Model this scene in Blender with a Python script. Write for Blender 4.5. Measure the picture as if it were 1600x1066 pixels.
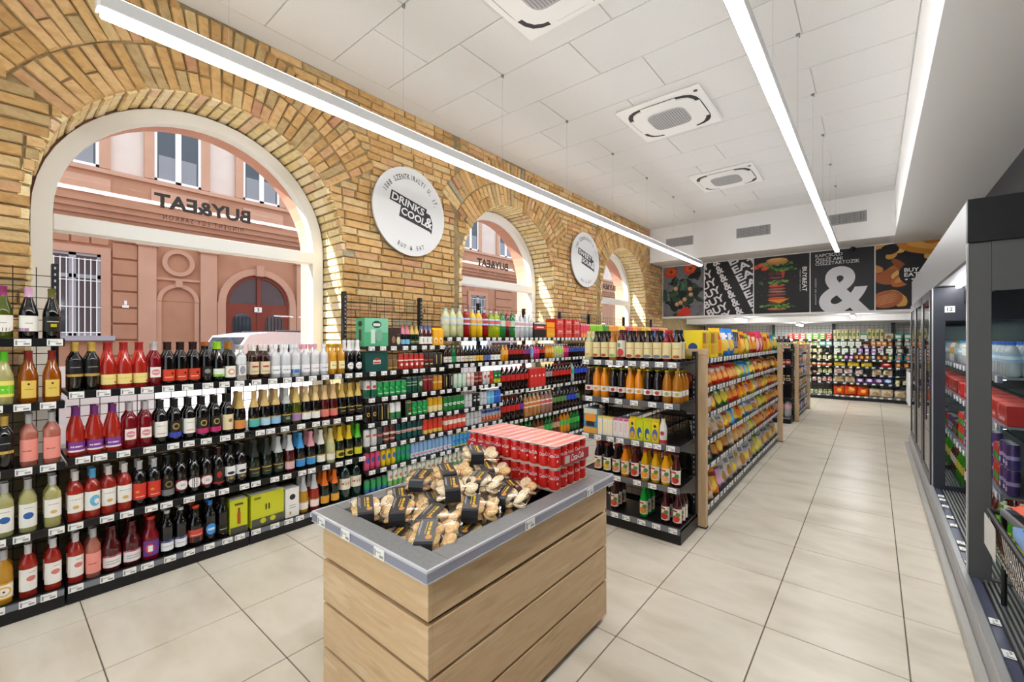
import bpy, bmesh, math, random
from math import pi, sin, cos, radians, sqrt, atan2, tan
from mathutils import Vector, Matrix
from mathutils.geometry import tessellate_polygon

for o in list(bpy.data.objects): bpy.data.objects.remove(o, do_unlink=True)
scene = bpy.context.scene
COL = scene.collection
rnd = random.Random(7)

# ---------------------------------------------------------------- camera, world, sun, exposure
cam_data = bpy.data.cameras.new('camera'); cam = bpy.data.objects.new('camera', cam_data); COL.objects.link(cam)
cam.location = (0, 0, 1.61); cam.rotation_euler = (radians(90), 0, radians(39.7))
cam_data.sensor_width = 36; cam_data.lens = 680 / 1600 * 36; cam_data.shift_y = -4 / 1600
cam_data.clip_start = .05; cam_data.clip_end = 200
scene.camera = cam
world = bpy.data.worlds.new('sky'); scene.world = world; world.use_nodes = True
nt = world.node_tree; nt.nodes.clear()
wo = nt.nodes.new('ShaderNodeOutputWorld'); bg = nt.nodes.new('ShaderNodeBackground')
bg.inputs['Color'].default_value = (.80, .90, 1, 1); bg.inputs['Strength'].default_value = 2.0
nt.links.new(bg.outputs[0], wo.inputs[0])
sun_d = bpy.data.lights.new('sun', 'SUN'); sun = bpy.data.objects.new('sun', sun_d); COL.objects.link(sun)
sun_d.energy = 18; sun_d.angle = radians(.6); sun_d.color = (1, .95, .86)
sun.rotation_euler = Vector((1.0, 2.0, -1.75)).to_track_quat('-Z', 'Y').to_euler()
vs = scene.view_settings
vs.view_transform = 'Standard'; vs.look = 'None'; vs.gamma = 1; vs.use_curve_mapping = False; vs.exposure = 0.08
LED = 40.0            # emission of the line lights (down), LEDUP an added upward fill
LEDUP = 7.0
scene.cycles.diffuse_bounces = 6; scene.cycles.max_bounces = 14; scene.cycles.transparent_max_bounces = 24

# ---------------------------------------------------------------- helpers
def lin(h):
    h = h.lstrip('#'); r = []
    for i in (0, 2, 4):
        c = int(h[i:i+2], 16) / 255
        r.append(c / 12.92 if c <= .04045 else ((c + .055) / 1.055) ** 2.4)
    return (*r, 1)
MATS = {}
def M(h, rough=.5, metal=0., trans=0., name=None, ior=1.45, emit=0., coat=0., spec=.5):
    k = (h, rough, metal, trans, ior, emit, coat, spec)
    if k in MATS: return MATS[k]
    m = bpy.data.materials.new(name or 'colour_' + h); m.use_nodes = True
    b = m.node_tree.nodes['Principled BSDF']
    b.inputs['Base Color'].default_value = lin(h); b.inputs['Roughness'].default_value = rough
    b.inputs['Metallic'].default_value = metal; b.inputs['Transmission Weight'].default_value = trans
    b.inputs['IOR'].default_value = ior; b.inputs['Coat Weight'].default_value = coat
    b.inputs['Specular IOR Level'].default_value = spec
    if emit:
        b.inputs['Emission Color'].default_value = lin(h); b.inputs['Emission Strength'].default_value = emit
    MATS[k] = m
    return m
def noise_mat(name, cols, scale=3., rough=.5, bump=0., bscale=60., stretch=(1, 1, 1), detail=4., coords='pos', metal=0.):
    m = bpy.data.materials.new(name); m.use_nodes = True; t = m.node_tree; b = t.nodes['Principled BSDF']
    if coords == 'pos':
        g = t.nodes.new('ShaderNodeNewGeometry'); src = g.outputs['Position']
    else:
        g = t.nodes.new('ShaderNodeTexCoord'); src = g.outputs['Object']
    mp = t.nodes.new('ShaderNodeMapping'); mp.inputs['Scale'].default_value = stretch
    t.links.new(src, mp.inputs['Vector'])
    n = t.nodes.new('ShaderNodeTexNoise'); n.inputs['Scale'].default_value = scale; n.inputs['Detail'].default_value = detail
    t.links.new(mp.outputs[0], n.inputs['Vector'])
    r = t.nodes.new('ShaderNodeValToRGB'); r.color_ramp.elements[0].position = .3; r.color_ramp.elements[1].position = .7
    r.color_ramp.elements[0].color = lin(cols[0]); r.color_ramp.elements[1].color = lin(cols[-1])
    for i, c in enumerate(cols[1:-1]):
        e = r.color_ramp.elements.new(.3 + .4 * (i + 1) / (len(cols) - 1)); e.color = lin(c)
    t.links.new(n.outputs['Fac'], r.inputs['Fac']); t.links.new(r.outputs['Color'], b.inputs['Base Color'])
    b.inputs['Roughness'].default_value = rough; b.inputs['Metallic'].default_value = metal
    if bump:
        n2 = t.nodes.new('ShaderNodeTexNoise'); n2.inputs['Scale'].default_value = bscale; n2.inputs['Detail'].default_value = 5
        t.links.new(mp.outputs[0], n2.inputs['Vector'])
        bp = t.nodes.new('ShaderNodeBump'); bp.inputs['Strength'].default_value = bump; bp.inputs['Distance'].default_value = .01
        t.links.new(n2.outputs['Fac'], bp.inputs['Height']); t.links.new(bp.outputs[0], b.inputs['Normal'])
    return m
def clear_mat(name, tint='ffffff', gloss=.08, rough=.02):
    """thin clear sheet: mostly lets light through, with a fresnel reflection"""
    m = bpy.data.materials.new(name); m.use_nodes = True; t = m.node_tree; t.nodes.clear()
    o = t.nodes.new('ShaderNodeOutputMaterial'); mx = t.nodes.new('ShaderNodeMixShader')
    tr = t.nodes.new('ShaderNodeBsdfTransparent'); gl = t.nodes.new('ShaderNodeBsdfGlossy'); fr = t.nodes.new('ShaderNodeFresnel')
    ad = t.nodes.new('ShaderNodeMath'); ad.operation = 'ADD'; ad.inputs[1].default_value = gloss - .04
    tr.inputs[0].default_value = lin(tint); gl.inputs['Roughness'].default_value = rough; 
    ge = t.nodes.new('ShaderNodeNewGeometry'); mm = t.nodes.new('ShaderNodeMath'); mm.operation = 'MULTIPLY_ADD'   # same reflection from either side of the sheet
    mm.inputs[1].default_value = 1 / 1.35 - 1.35; mm.inputs[2].default_value = 1.35
    t.links.new(ge.outputs['Backfacing'], mm.inputs[0]); t.links.new(mm.outputs[0], fr.inputs['IOR'])
    t.links.new(fr.outputs[0], ad.inputs[0]); t.links.new(ad.outputs[0], mx.inputs[0])
    t.links.new(tr.outputs[0], mx.inputs[1]); t.links.new(gl.outputs[0], mx.inputs[2]); t.links.new(mx.outputs[0], o.inputs[0])
    return m

class MB:
    """collects faces; build() gives one mesh"""
    def __init__(s): s.v = []; s.f = []; s.m = []; s.sm = []; s.mats = []
    def mi(s, mat):
        if mat not in s.mats: s.mats.append(mat)
        return s.mats.index(mat)
    def face(s, pts, mat, smooth=False):
        n = len(s.v); s.v += [tuple(p) for p in pts]; s.f.append(tuple(range(n, n + len(pts)))); s.m.append(s.mi(mat)); s.sm.append(smooth); return s
    def add(s, vs, fs, mat, smooth=False, M4=None):
        n = len(s.v); i = s.mi(mat)
        s.v += [tuple(M4 @ Vector(p)) if M4 else tuple(p) for p in vs]
        for f in fs: s.f.append(tuple(a + n for a in f)); s.m.append(i); s.sm.append(smooth)
        return s
    def box(s, x0, x1, y0, y1, z0, z1, mat, M4=None):
        vs = [(x, y, z) for z in (z0, z1) for y in (y0, y1) for x in (x0, x1)]
        return s.add(vs, [(0, 2, 3, 1), (4, 5, 7, 6), (0, 1, 5, 4), (2, 6, 7, 3), (0, 4, 6, 2), (1, 3, 7, 5)], mat, False, M4)
    def cbox(s, x0, x1, y0, y1, z0, z1, mat, c=.004, M4=None):
        """box with chamfered edges"""
        b = bmesh.new(); r = bmesh.ops.create_cube(b, size=1)
        for v in b.verts: v.co = Vector(((x0+x1)/2 + v.co.x*(x1-x0), (y0+y1)/2 + v.co.y*(y1-y0), (z0+z1)/2 + v.co.z*(z1-z0)))
        bmesh.ops.bevel(b, geom=b.edges[:], offset=c, segments=1, affect='EDGES')
        b.verts.index_update()
        s.add([v.co[:] for v in b.verts], [[v.index for v in f.verts] for f in b.faces], mat, False, M4); b.free(); return s
    def lathe(s, prof, mat, seg=16, M4=None, a0=0., a1=2*pi, smooth=True, cx=0., cy=0.):
        full = abs(a1 - a0 - 2*pi) < 1e-6; k = seg if full else seg + 1; vs = []; fs = []; rows = []
        for r, z in prof:
            if r < 1e-6: rows.append([len(vs)] * k); vs.append((cx, cy, z))
            else:
                rows.append(list(range(len(vs), len(vs) + k)))
                for j in range(k):
                    a = a0 + (a1 - a0) * j / seg; vs.append((cx + r * sin(a), cy - r * cos(a), z))
        for i in range(len(prof) - 1):
            A, B = rows[i], rows[i+1]
            for j in range(seg):
                q = (A[j], A[(j+1) % k], B[(j+1) % k], B[j]); u = []
                for t in q:
                    if t not in u: u.append(t)
                if len(u) > 2: fs.append(tuple(u))
        return s.add(vs, fs, mat, smooth, M4)
    def tube(s, p, q, r, mat, seg=8, smooth=True):
        p, q = Vector(p), Vector(q); d = q - p; L = d.length
        M4 = Matrix.Translation(p) @ d.to_track_quat('Z', 'Y').to_matrix().to_4x4()
        return s.lathe([(0, 0), (r, 0), (r, L), (0, L)], mat, seg, M4, smooth=smooth)
    def bar(s, p, q, w, mat): return s.tube(p, q, w, mat, 4, False)
    def prism(s, poly, a, b, mat, axis='y', holes=()):
        """2-D outline (may have holes) extruded along an axis from a to b"""
        def P(u, w, t): return {'y': (u, t, w), 'x': (t, u, w), 'z': (u, w, t)}[axis]
        loops = [poly] + list(holes); flat = [p for l in loops for p in l]
        tri = tessellate_polygon([[Vector((x, y, 0)) for x, y in l] for l in loops]); n = len(flat)
        vs = [P(x, y, a) for x, y in flat] + [P(x, y, b) for x, y in flat]
        fs = [tuple(t) for t in tri] + [tuple(i + n for i in reversed(t)) for t in tri]
        st = 0
        for l in loops:
            m = len(l)
            for i in range(m):
                j = (i + 1) % m; fs.append((st + i, st + j, n + st + j, n + st + i))
            st += m
        return s.add(vs, fs, mat)
    def build(s, name, angle=40):
        me = bpy.data.meshes.new(name); me.from_pydata(s.v, [], s.f)
        for m in s.mats: me.materials.append(m)
        me.polygons.foreach_set('material_index', s.m); me.polygons.foreach_set('use_smooth', s.sm)
        if any(s.sm):
            bm = bmesh.new(); bm.from_mesh(me); bmesh.ops.remove_doubles(bm, verts=bm.verts, dist=1e-6); bmesh.ops.recalc_face_normals(bm, faces=bm.faces); bm.to_mesh(me); bm.free()
            me.set_sharp_from_angle(angle=radians(angle))
        else:
            bm = bmesh.new(); bm.from_mesh(me); bmesh.ops.remove_doubles(bm, verts=bm.verts, dist=1e-6); bmesh.ops.recalc_face_normals(bm, faces=bm.faces); bm.to_mesh(me); bm.free()
        me.update(); return me
    def raw(s, name):
        me = bpy.data.meshes.new(name); me.from_pydata(s.v, [], s.f)
        for m in s.mats: me.materials.append(m)
        me.polygons.foreach_set('material_index', s.m); me.polygons.foreach_set('use_smooth', s.sm); me.update(); return me

def obj(name, data, parent=None, loc=(0, 0, 0), rotz=0.):
    if isinstance(data, MB): data = data.build(name)
    o = bpy.data.objects.new(name, data); COL.objects.link(o); o.location = loc; o.rotation_euler = (0, 0, rotz)
    if parent: o.parent = parent
    return o
def tag(o, label=None, cat=None, group=None, kind=None):
    if label: o['label'] = label
    if cat: o['category'] = cat
    if group: o['group'] = group
    if kind: o['kind'] = kind
    return o
def empty(name, label, cat, loc=(0, 0, 0), rotz=0., group=None):
    return tag(obj(name, None, None, loc, rotz), label, cat, group)
def struct(name, data, parent=None):
    o = obj(name, data, parent)
    if not parent: o['kind'] = 'structure'
    return o

# text as flat polygons
_TX = {}
def text_polys(s, bold=.0, sx=1., spacing=1.):
    k = (s, bold, sx, spacing)
    if k not in _TX:
        cu = bpy.data.curves.new('t', 'FONT'); cu.body = s; cu.size = 1; cu.offset = bold; cu.resolution_u = 6 if s == '&' else 3; cu.space_character = spacing
        o = bpy.data.objects.new('t', cu); COL.objects.link(o)
        dg = bpy.context.evaluated_depsgraph_get(); dg.update()
        me = bpy.data.meshes.new_from_object(o.evaluated_get(dg))
        vs = [(v.co.x * sx, v.co.y) for v in me.vertices]; fs = [tuple(p.vertices) for p in me.polygons]
        bpy.data.objects.remove(o); bpy.data.meshes.remove(me); bpy.data.curves.remove(cu)
        if vs:
            x0 = min(v[0] for v in vs); x1 = max(v[0] for v in vs); y1 = max(v[1] for v in vs); y0 = min(v[1] for v in vs)
        else: x0 = x1 = y0 = y1 = 0
        _TX[k] = (vs, fs, x0, x1, y0, y1)
    return _TX[k]
def text_fit(s, w=None, h=None, bold=.0, cx=0, cy=0, rot=0, shear=0, sx=1., spacing=1.):
    """2-D vertices and faces of a text centred on cx, cy"""
    vs, fs, x0, x1, y0, y1 = text_polys(s, bold, sx, spacing)
    kx = ky = None
    if h: ky = h / max(y1 - y0, 1e-6); kx = ky
    if w: kx = w / max(x1 - x0, 1e-6); ky = ky or kx
    out = []
    for x, y in vs:
        a = (x - (x0 + x1) / 2) * kx; b = (y - (y0 + y1) / 2) * ky; a += b * shear
        out.append((cx + a * cos(rot) - b * sin(rot), cy + a * sin(rot) + b * cos(rot)))
    return out, fs
def clip_poly(pts, x0, x1, y0, y1):
    for ax, lim, sg in ((0, x0, 1), (0, x1, -1), (1, y0, 1), (1, y1, -1)):
        o = []
        for i in range(len(pts)):
            a, b = pts[i-1], pts[i]; da = (a[ax] - lim) * sg; db = (b[ax] - lim) * sg
            if da >= 0: o.append(a)
            if (da >= 0) != (db >= 0):
                t = da / (da - db); o.append((a[0] + (b[0] - a[0]) * t, a[1] + (b[1] - a[1]) * t))
        # keep order: Sutherland-Hodgman with previous vertex first
        pts = o
        if len(pts) < 3: return []
    return pts
class Art:
    """flat print: shapes in a w x h sheet, each layer a hair above the one below"""
    def __init__(s, w, h): s.w = w; s.h = h; s.it = []; s.k = 0
    def poly(s, pts, mat, new=True):
        p = clip_poly(list(pts), 0, s.w, 0, s.h)
        if new: s.k += 1
        if p: s.it.append((p, s.k, mat))
    def rect(s, x0, x1, y0, y1, mat): s.poly([(x0, y0), (x1, y0), (x1, y1), (x0, y1)], mat)
    def oval(s, cx, cy, rx, ry, mat, rot=0, n=20, jit=0., seed=1):
        r = random.Random(seed); p = []
        for i in range(n):
            a = 2 * pi * i / n; q = 1 + jit * (r.random() - .5); x = rx * q * cos(a); y = ry * q * sin(a)
            p.append((cx + x * cos(rot) - y * sin(rot), cy + x * sin(rot) + y * cos(rot)))
        if jit > .3:
            for i in range(n):
                s.poly([(cx, cy), p[i], p[(i+1) % n]], mat, new=(i == 0))
        else: s.poly(p, mat)
    def text(s, t, mat, **kw):
        vs, fs = text_fit(t, **kw); s.k += 1
        for f in fs: s.poly([vs[i] for i in f], mat, False)
    def mesh(s, step=.0004, y=0.):
        b = MB()
        for p, k, m in s.it: b.face([(x, y - k * step, z) for x, z in p], m)
        return b

ORD = ['first', 'second', 'third', 'fourth', 'fifth', 'sixth', 'seventh', 'eighth', 'ninth', 'tenth', 'eleventh', 'twelfth', 'thirteenth', 'fourteenth', 'fifteenth', 'sixteenth', 'seventeenth', 'eighteenth', 'nineteenth', 'twentieth']
def nth(i): return ORD[i] if i < 20 else f'{i+1}th'

# ---------------------------------------------------------------- common materials
WHITE = M('f2f2f2', .6); PAINT = M('ececec', .8, name='white_paint'); BLACK = M('131315', .45); NEARBLK = M('1b1b1e', .4, name='black_metal')
CHROME = M('c9ccd0', .25, 1.); GREY = M('8c8e90', .4); DGREY = M('3c3d40', .5)
TAGW = M('f4f4f2', .5, name='price_paper'); RAIL = M('5c5f66', .35, name='rail_plastic')
GLASS = clear_mat('window_glass', 'f4f8f8', .05); PLASTIC = clear_mat('clear_plastic', 'ffffff', .07, .12)
WOOD = noise_mat('oak_veneer', ['c2a077', 'd8ba92', 'cfae85', 'dfc49f'], 2.2, .5, .05, 30, (1.2, 1.2, 9), 6)
WOODL = noise_mat('pale_oak', ['c3a27c', 'd3b48d', 'dcc09a'], 3, .5, .03, 30, (6, 6, .8), 5)
# ---------------------------------------------------------------- room shell
WX = -4.25; ZC = 4.29; YB = 10.44; YP = 11.29; ZS = 3.47
TILE = noise_mat('stone_tile', ['c6bdab', 'd3cab9', 'ddd5c6', 'd6cdbc'], 1.7, .32, .02, 40, (1, 2.2, 1), 5)
GROUT = M('6a6458', .9)
f = struct('floor', MB().box(WX - .02, 1.3, -3.3, 15, -.12, -.004, GROUT))
tc = {}
gx = [max(-1.07 + .603 * i, WX) for i in range(-6, 5)]; gx = [x for i, x in enumerate(gx) if x <= .95 and (i == 0 or x > gx[i-1])]
gy = [2.17 + .603 * j for j in range(-5, 22)]
for i in range(len(gx) - 1):
    for j in range(len(gy) - 1):
        w = round(gx[i+1] - gx[i], 3); d = round(gy[j+1] - gy[j], 3)
        if w < .05: continue
        k = (w, d)
        if k not in tc: tc[k] = MB().cbox(.003, w - .003, .003, d - .003, -.01, 0, TILE, .0015).build('tile')
        obj('tile', tc[k], f, (gx[i], gy[j], 0))
CEILM = M('e2e2e1', .9, name='ceiling_board'); PANEL = noise_mat('ceiling_panel', ['dededd', 'e5e5e4'], 90, .95, .05, 200)
b = MB().box(WX, .30, -3.3, YB, ZC + .012, ZC + .2, CEILM)
b.box(WX, -4.02, -3.3, YB, ZC, ZC + .013, CEILM); b.box(.295, .32, -3.3, YB, ZC, ZC + .013, CEILM); b.box(-4.02, .295, 10.15, YB, ZC, ZC + .013, CEILM)
ceil = struct('ceiling', b); pc = {}
for k in range(-8, 14):
    y0 = 2.13 + .613 * k; y1 = min(y0 + .613, 10.15)
    if y1 - y0 < .05: continue
    off = -3.335 if k % 2 == 0 else -2.9
    xs = [-4.02] + [off + 1.21 * n for n in range(-1, 4) if -3.98 < off + 1.21 * n < .25] + [.295]
    for a, c in zip(xs, xs[1:]):
        key = (round(c - a, 3), round(y1 - y0, 3))
        if key not in pc: pc[key] = MB().cbox(.004, key[0] - .004, .004, key[1] - .004, 0, .011, PANEL, .003).build('ceiling_panel')
        obj('ceiling_panel', pc[key], ceil, (a, y0, ZC))
struct('ceiling_bulkhead', MB().box(.30, 1.3, -3.3, YP, 3.45, 4.5, M('f6f6f6', .8)))
struct('ceiling_beam', MB().box(WX, .30, YB, YP, ZS, 4.5, PAINT))
b = MB().box(WX, 1.3, YP, YP + .2, 2.13, 3.6, PAINT).box(WX, 1.3, YP + .2, 13.2, 2.17, 2.4, PAINT).box(WX, 1.3, 13.2, 15, 2.03, 2.4, PAINT)
struct('ceiling_low', b)
DARKW = M('26262a', .75, name='charcoal_paint')
struct('wall_right', MB().box(1.12, 1.3, -3.3, 15, 0, 3.46, DARKW))
struct('wall_back', MB().box(WX - .3, 1.3, 14.82, 15, 0, 2.3, M('d9d9d6', .85)))
struct('wall_front', MB().box(WX - .3, -3.6, -3.5, -3.3, 0, 4.5, PAINT).box(.9, 1.3, -3.5, -3.3, 0, 4.5, PAINT).box(-3.6, .9, -3.5, -3.3, 3.1, 4.5, PAINT).box(-3.6, .9, -3.5, -3.3, -.1, .25, PAINT))
w4 = struct('window_4', None); b = MB()  # unseen shopfront glazing, added to let daylight in from behind the camera
for x in (-3.6, -2.1, -.6, .84): b.box(x, x + .06, -3.44, -3.36, .25, 3.1, M('3a3c40', .4, .4))
obj('window_frame', b.box(-3.6, .9, -3.44, -3.36, .25, .31, M('3a3c40', .4, .4)).box(-3.6, .9, -3.44, -3.36, 3.04, 3.1, M('3a3c40', .4, .4)), w4)
for x in (-3.6, -2.1, -.6): obj('pane', MB().box(x + .06, x + 1.5 - .06, -3.402, -3.398, .31, 3.04, GLASS), w4)
struct('pavement_corner', MB().box(-5, 8, -14, -3.5, -.2, -.1, M('a09c94', .9)))

# ---------------------------------------------------------------- left wall: mortar shell, bricks, arched windows
MORTAR = noise_mat('mortar', ['7d6c4c', '8f7d5a', '9f8c66'], 14, .95, .5, 60)
STUCCO = noise_mat('pink_stucco', ['b98572', 'c4917e'], 3, .9, .2, 80)
WYC = (1.27, 5.17, 9.1); WZ = 2.53; RA = 1.09; SILL = .72
def arch(yc, r, z0, n=28, zc=WZ):
    return [(yc - r, z0), (yc + r, z0)] + [(yc + r * cos(pi * i / n), zc + r * sin(pi * i / n)) for i in range(n + 1)]
def wall_with_arches(b, y0, y1, z0, z1, xa, xb, r, mat):
    """upright wall slab between two x planes, with arched openings (built strip by strip, no overlaps)"""
    cuts = [y0]
    for yc in WYC:
        n = 24
        ang = [yc - r * cos(pi * i / n) for i in range(n + 1)]
        # solid pier up to the opening
        b.box(xa, xb, cuts[-1], yc - r, z0, z1, mat)
        b.box(xa, xb, yc - r, yc + r, z0, SILL, mat)
        for i in range(n):
            ya, yb2 = ang[i], ang[i+1]
            za = WZ + sqrt(max(r*r - (ya - yc)**2, 0)); zb = WZ + sqrt(max(r*r - (yb2 - yc)**2, 0))
            vs = [(x, y, z) for x in (xa, xb) for y, z in ((ya, za), (yb2, zb), (yb2, z1), (ya, z1))]
            b.add(vs, [(0, 1, 2, 3), (7, 6, 5, 4), (0, 4, 5, 1), (3, 2, 6, 7)], mat)
        cuts.append(yc + r)
    b.box(xa, xb, cuts[-1], y1, z0, z1, mat)
b = MB(); wall_with_arches(b, -3.5, 15, -.1, 4.5, -4.70, -4.268, RA + .012, MORTAR)
wl = struct('wall_left', b)
b = MB(); wall_with_arches(b, -6, 22, -.3, 6.5, -5.0, -4.705, 1.0, STUCCO)
struct('wall_left_outer', b)
BR = [('ba925a', 'cfa972'), ('b08853', 'c59e66'), ('a67d4c', 'bb945e'), ('c09864', 'd3ae7c'), ('b48a60', 'c69c72'), ('ad7c5a', 'be8e6c'), ('a5895c', 'b89d70'), ('be9e6a', 'd0b484'), ('92866c', 'a69c84')]
BRL = [noise_mat('pale_cut_brick', [a, c, a], 9, .9, .8, 45, (1, 1, 1.6), 6) for a, c in (('dcc48c', 'ead6a6'), ('d8bc84', 'e6cf9c'), ('e0cba0', 'eedcb8'), ('d6b08c', 'e2c2a2'))]  # paler clay for the reveals, with the daylight on them put into the colour
BRM = [noise_mat('brick_clay', [a, c, a], 9, .9, .7, 45, (1, 1, 1.6), 6) for a, c in BR]
rb = random.Random(3); UB = []
for i in range(6):           # unit bricks, front is +x
    j = lambda: rb.uniform(-.045, .045)
    back = [(-.5, y, z) for y, z in ((-.5, -.5), (.5, -.5), (.5, .5), (-.5, .5))]
    rim = [(.32 + j(), y * (1 + j() * .3), z * (1 + j())) for y, z in ((-.5, -.5), (.5, -.5), (.5, .5), (-.5, .5))]
    fr = [(.5 + j() * 1.5, y * (.93 + j()), z * (.80 + j() * 2)) for y, z in ((-.5, -.5), (0, -.5), (.5, -.5), (.5, .5), (0, .5), (-.5, .5))]
    vs = back + rim + fr
    fs = [(0, 3, 2, 1), (0, 1, 5, 4), (1, 2, 6, 5), (2, 3, 7, 6), (3, 0, 4, 7), (4, 5, 10, 9, 8), (5, 6, 11, 10), (6, 7, 13, 12, 11), (7, 4, 8, 13), (8, 9, 12, 13), (9, 10, 11, 12)]
    UB.append((vs, fs))
bricks = []   # (matrix, visible size)
def brick(c, ey, ez, nrm, L, h, t, pale=False):
    """brick with its front at c; ey/ez/nrm unit axes"""
    if L < .03 or h < .02: return
    c = Vector(c); ey = Vector(ey); ez = Vector(ez); nrm = Vector(nrm)
    p = c - nrm * (t / 2)
    m = Matrix(((nrm.x*t, ey.x*L, ez.x*h, p.x), (nrm.y*t, ey.y*L, ez.y*h, p.y), (nrm.z*t, ey.z*L, ez.z*h, p.z), (0, 0, 0, 1)))
    d = Vector((0, 0, 1.61)) - c; r = d.length; vis = L * h * max(nrm.dot(d) / r, 0) / r / r
    fw = Vector((-sin(radians(39.7)), cos(radians(39.7)), 0)); ri = Vector((cos(radians(39.7)), sin(radians(39.7)), 0)); zc = (-d).dot(fw)
    if zc <= .2 or abs((-d).dot(ri) / zc) > 1.22 or c.z < 1.45: vis *= .01
    bricks.append((m, vis, pale))
FA = radians(33)
z = 1.36; row = 0
while z < ZC - .02:
    h = .069; ymax = YB + (.85 if z < ZS - .05 else 0) - .004
    y = -1.2 + (row % 2) * .15 + rb.uniform(-.03, .03)
    blocks = []
    for yc in WYC:
        dz = z + h / 2 - WZ; hw = RA if dz <= 0 else (sqrt(RA*RA - dz*dz) if dz < RA else 0)
        if dz > 0:
            fan = min(dz / tan(FA), sqrt(1.75**2 - dz*dz) if dz < 1.75 else 0); hw = max(hw, fan)
        if hw > 0: blocks.append((yc - hw, yc + hw))
    if 3.35 < z: blocks.append((.13, .19))
    blocks.append((3.93, 3.975)); blocks.append((7.78, 7.82)); blocks.sort()
    while y < ymax:
        L = .29 if rb.random() < .68 else .14
        a, e = y + .004, min(y + L - .002, ymax)
        for s0, s1 in blocks:
            if a < s1 and e > s0:
                if a >= s0 and e <= s1: a = e
                elif a >= s0: a = s1 + .004
                elif e <= s1: e = s0 - .004
                else: e = s0 - .004
        if e - a > .04:
            brick((WX + rb.uniform(-.005, .010), (a + e) / 2, z + h / 2 + rb.uniform(-.003, .003)), (0, 1, 0), (0, 0, 1), (1, 0, 0), e - a, h, .06)
        y += L + .008
    z += .0795; row += 1
for yc in WYC:
    for r0, r1 in ((RA + .004, 1.41), (1.42, 1.745)):
        rm = (r0 + r1) / 2; n = int((pi - 2 * FA) * rm / .082)
        for i in range(n):
            th = FA + (pi - 2 * FA) * (i + .5) / n; er = Vector((0, cos(th), sin(th))); et = Vector((0, -sin(th), cos(th)))
            cuts = [(r0, r1)] if rb.random() < .45 else ([(r0, r0 + .15), (r0 + .158, r1)] if rb.random() < .5 else [(r0, r1 - .158), (r1 - .15, r1)])
            for a, e in cuts:
                pc0 = Vector((WX + rb.uniform(-.004, .012), yc, WZ)) + er * ((a + e) / 2)
                if pc0.z + .12 > ZC: 
                    e2 = min(e, (ZC - .01 - WZ) / max(sin(th), .1)); pc0 = Vector((WX, yc, WZ)) + er * ((a + e2) / 2); e = e2
                    if e - a < .04: continue
                brick(pc0, er, et, (1, 0, 0), e - a - .004, .073, .06)
    # inside of the opening: soffit and jambs
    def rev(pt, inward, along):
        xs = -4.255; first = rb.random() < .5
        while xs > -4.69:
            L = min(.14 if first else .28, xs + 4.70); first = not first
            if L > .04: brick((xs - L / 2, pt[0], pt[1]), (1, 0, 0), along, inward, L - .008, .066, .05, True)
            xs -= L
    n = int(pi * RA / .080)
    for i in range(n):
        th = pi * (i + .5) / n; rr = RA + rb.uniform(-.012, .006)
        rev((yc + rr * cos(th), WZ + rr * sin(th)), (0, -cos(th), -sin(th)), (0, -sin(th), cos(th)))
    zz = 1.36
    while zz < WZ - .02:
        for sg in (1, -1):
            rr = RA + rb.uniform(-.012, .006); rev((yc + sg * rr, zz + .033), (0, -sg, 0), (0, 0, 1))
        zz += .0795
order = sorted(range(len(bricks)), key=lambda i: -bricks[i][1]); top = set(order[:300])
wts = [18, 18, 16, 14, 7, 4, 12, 10, 2]; bm_cache = {}; inf = MB()
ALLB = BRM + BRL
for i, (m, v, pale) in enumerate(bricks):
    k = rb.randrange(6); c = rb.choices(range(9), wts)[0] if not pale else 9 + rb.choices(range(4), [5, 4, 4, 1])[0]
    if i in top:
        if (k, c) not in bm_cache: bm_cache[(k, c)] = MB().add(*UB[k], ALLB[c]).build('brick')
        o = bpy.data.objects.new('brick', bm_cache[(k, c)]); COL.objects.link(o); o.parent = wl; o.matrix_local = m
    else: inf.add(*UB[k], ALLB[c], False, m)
tag(obj('brick_infill', inf.raw('brick_infill'), wl), kind='stuff')

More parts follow.
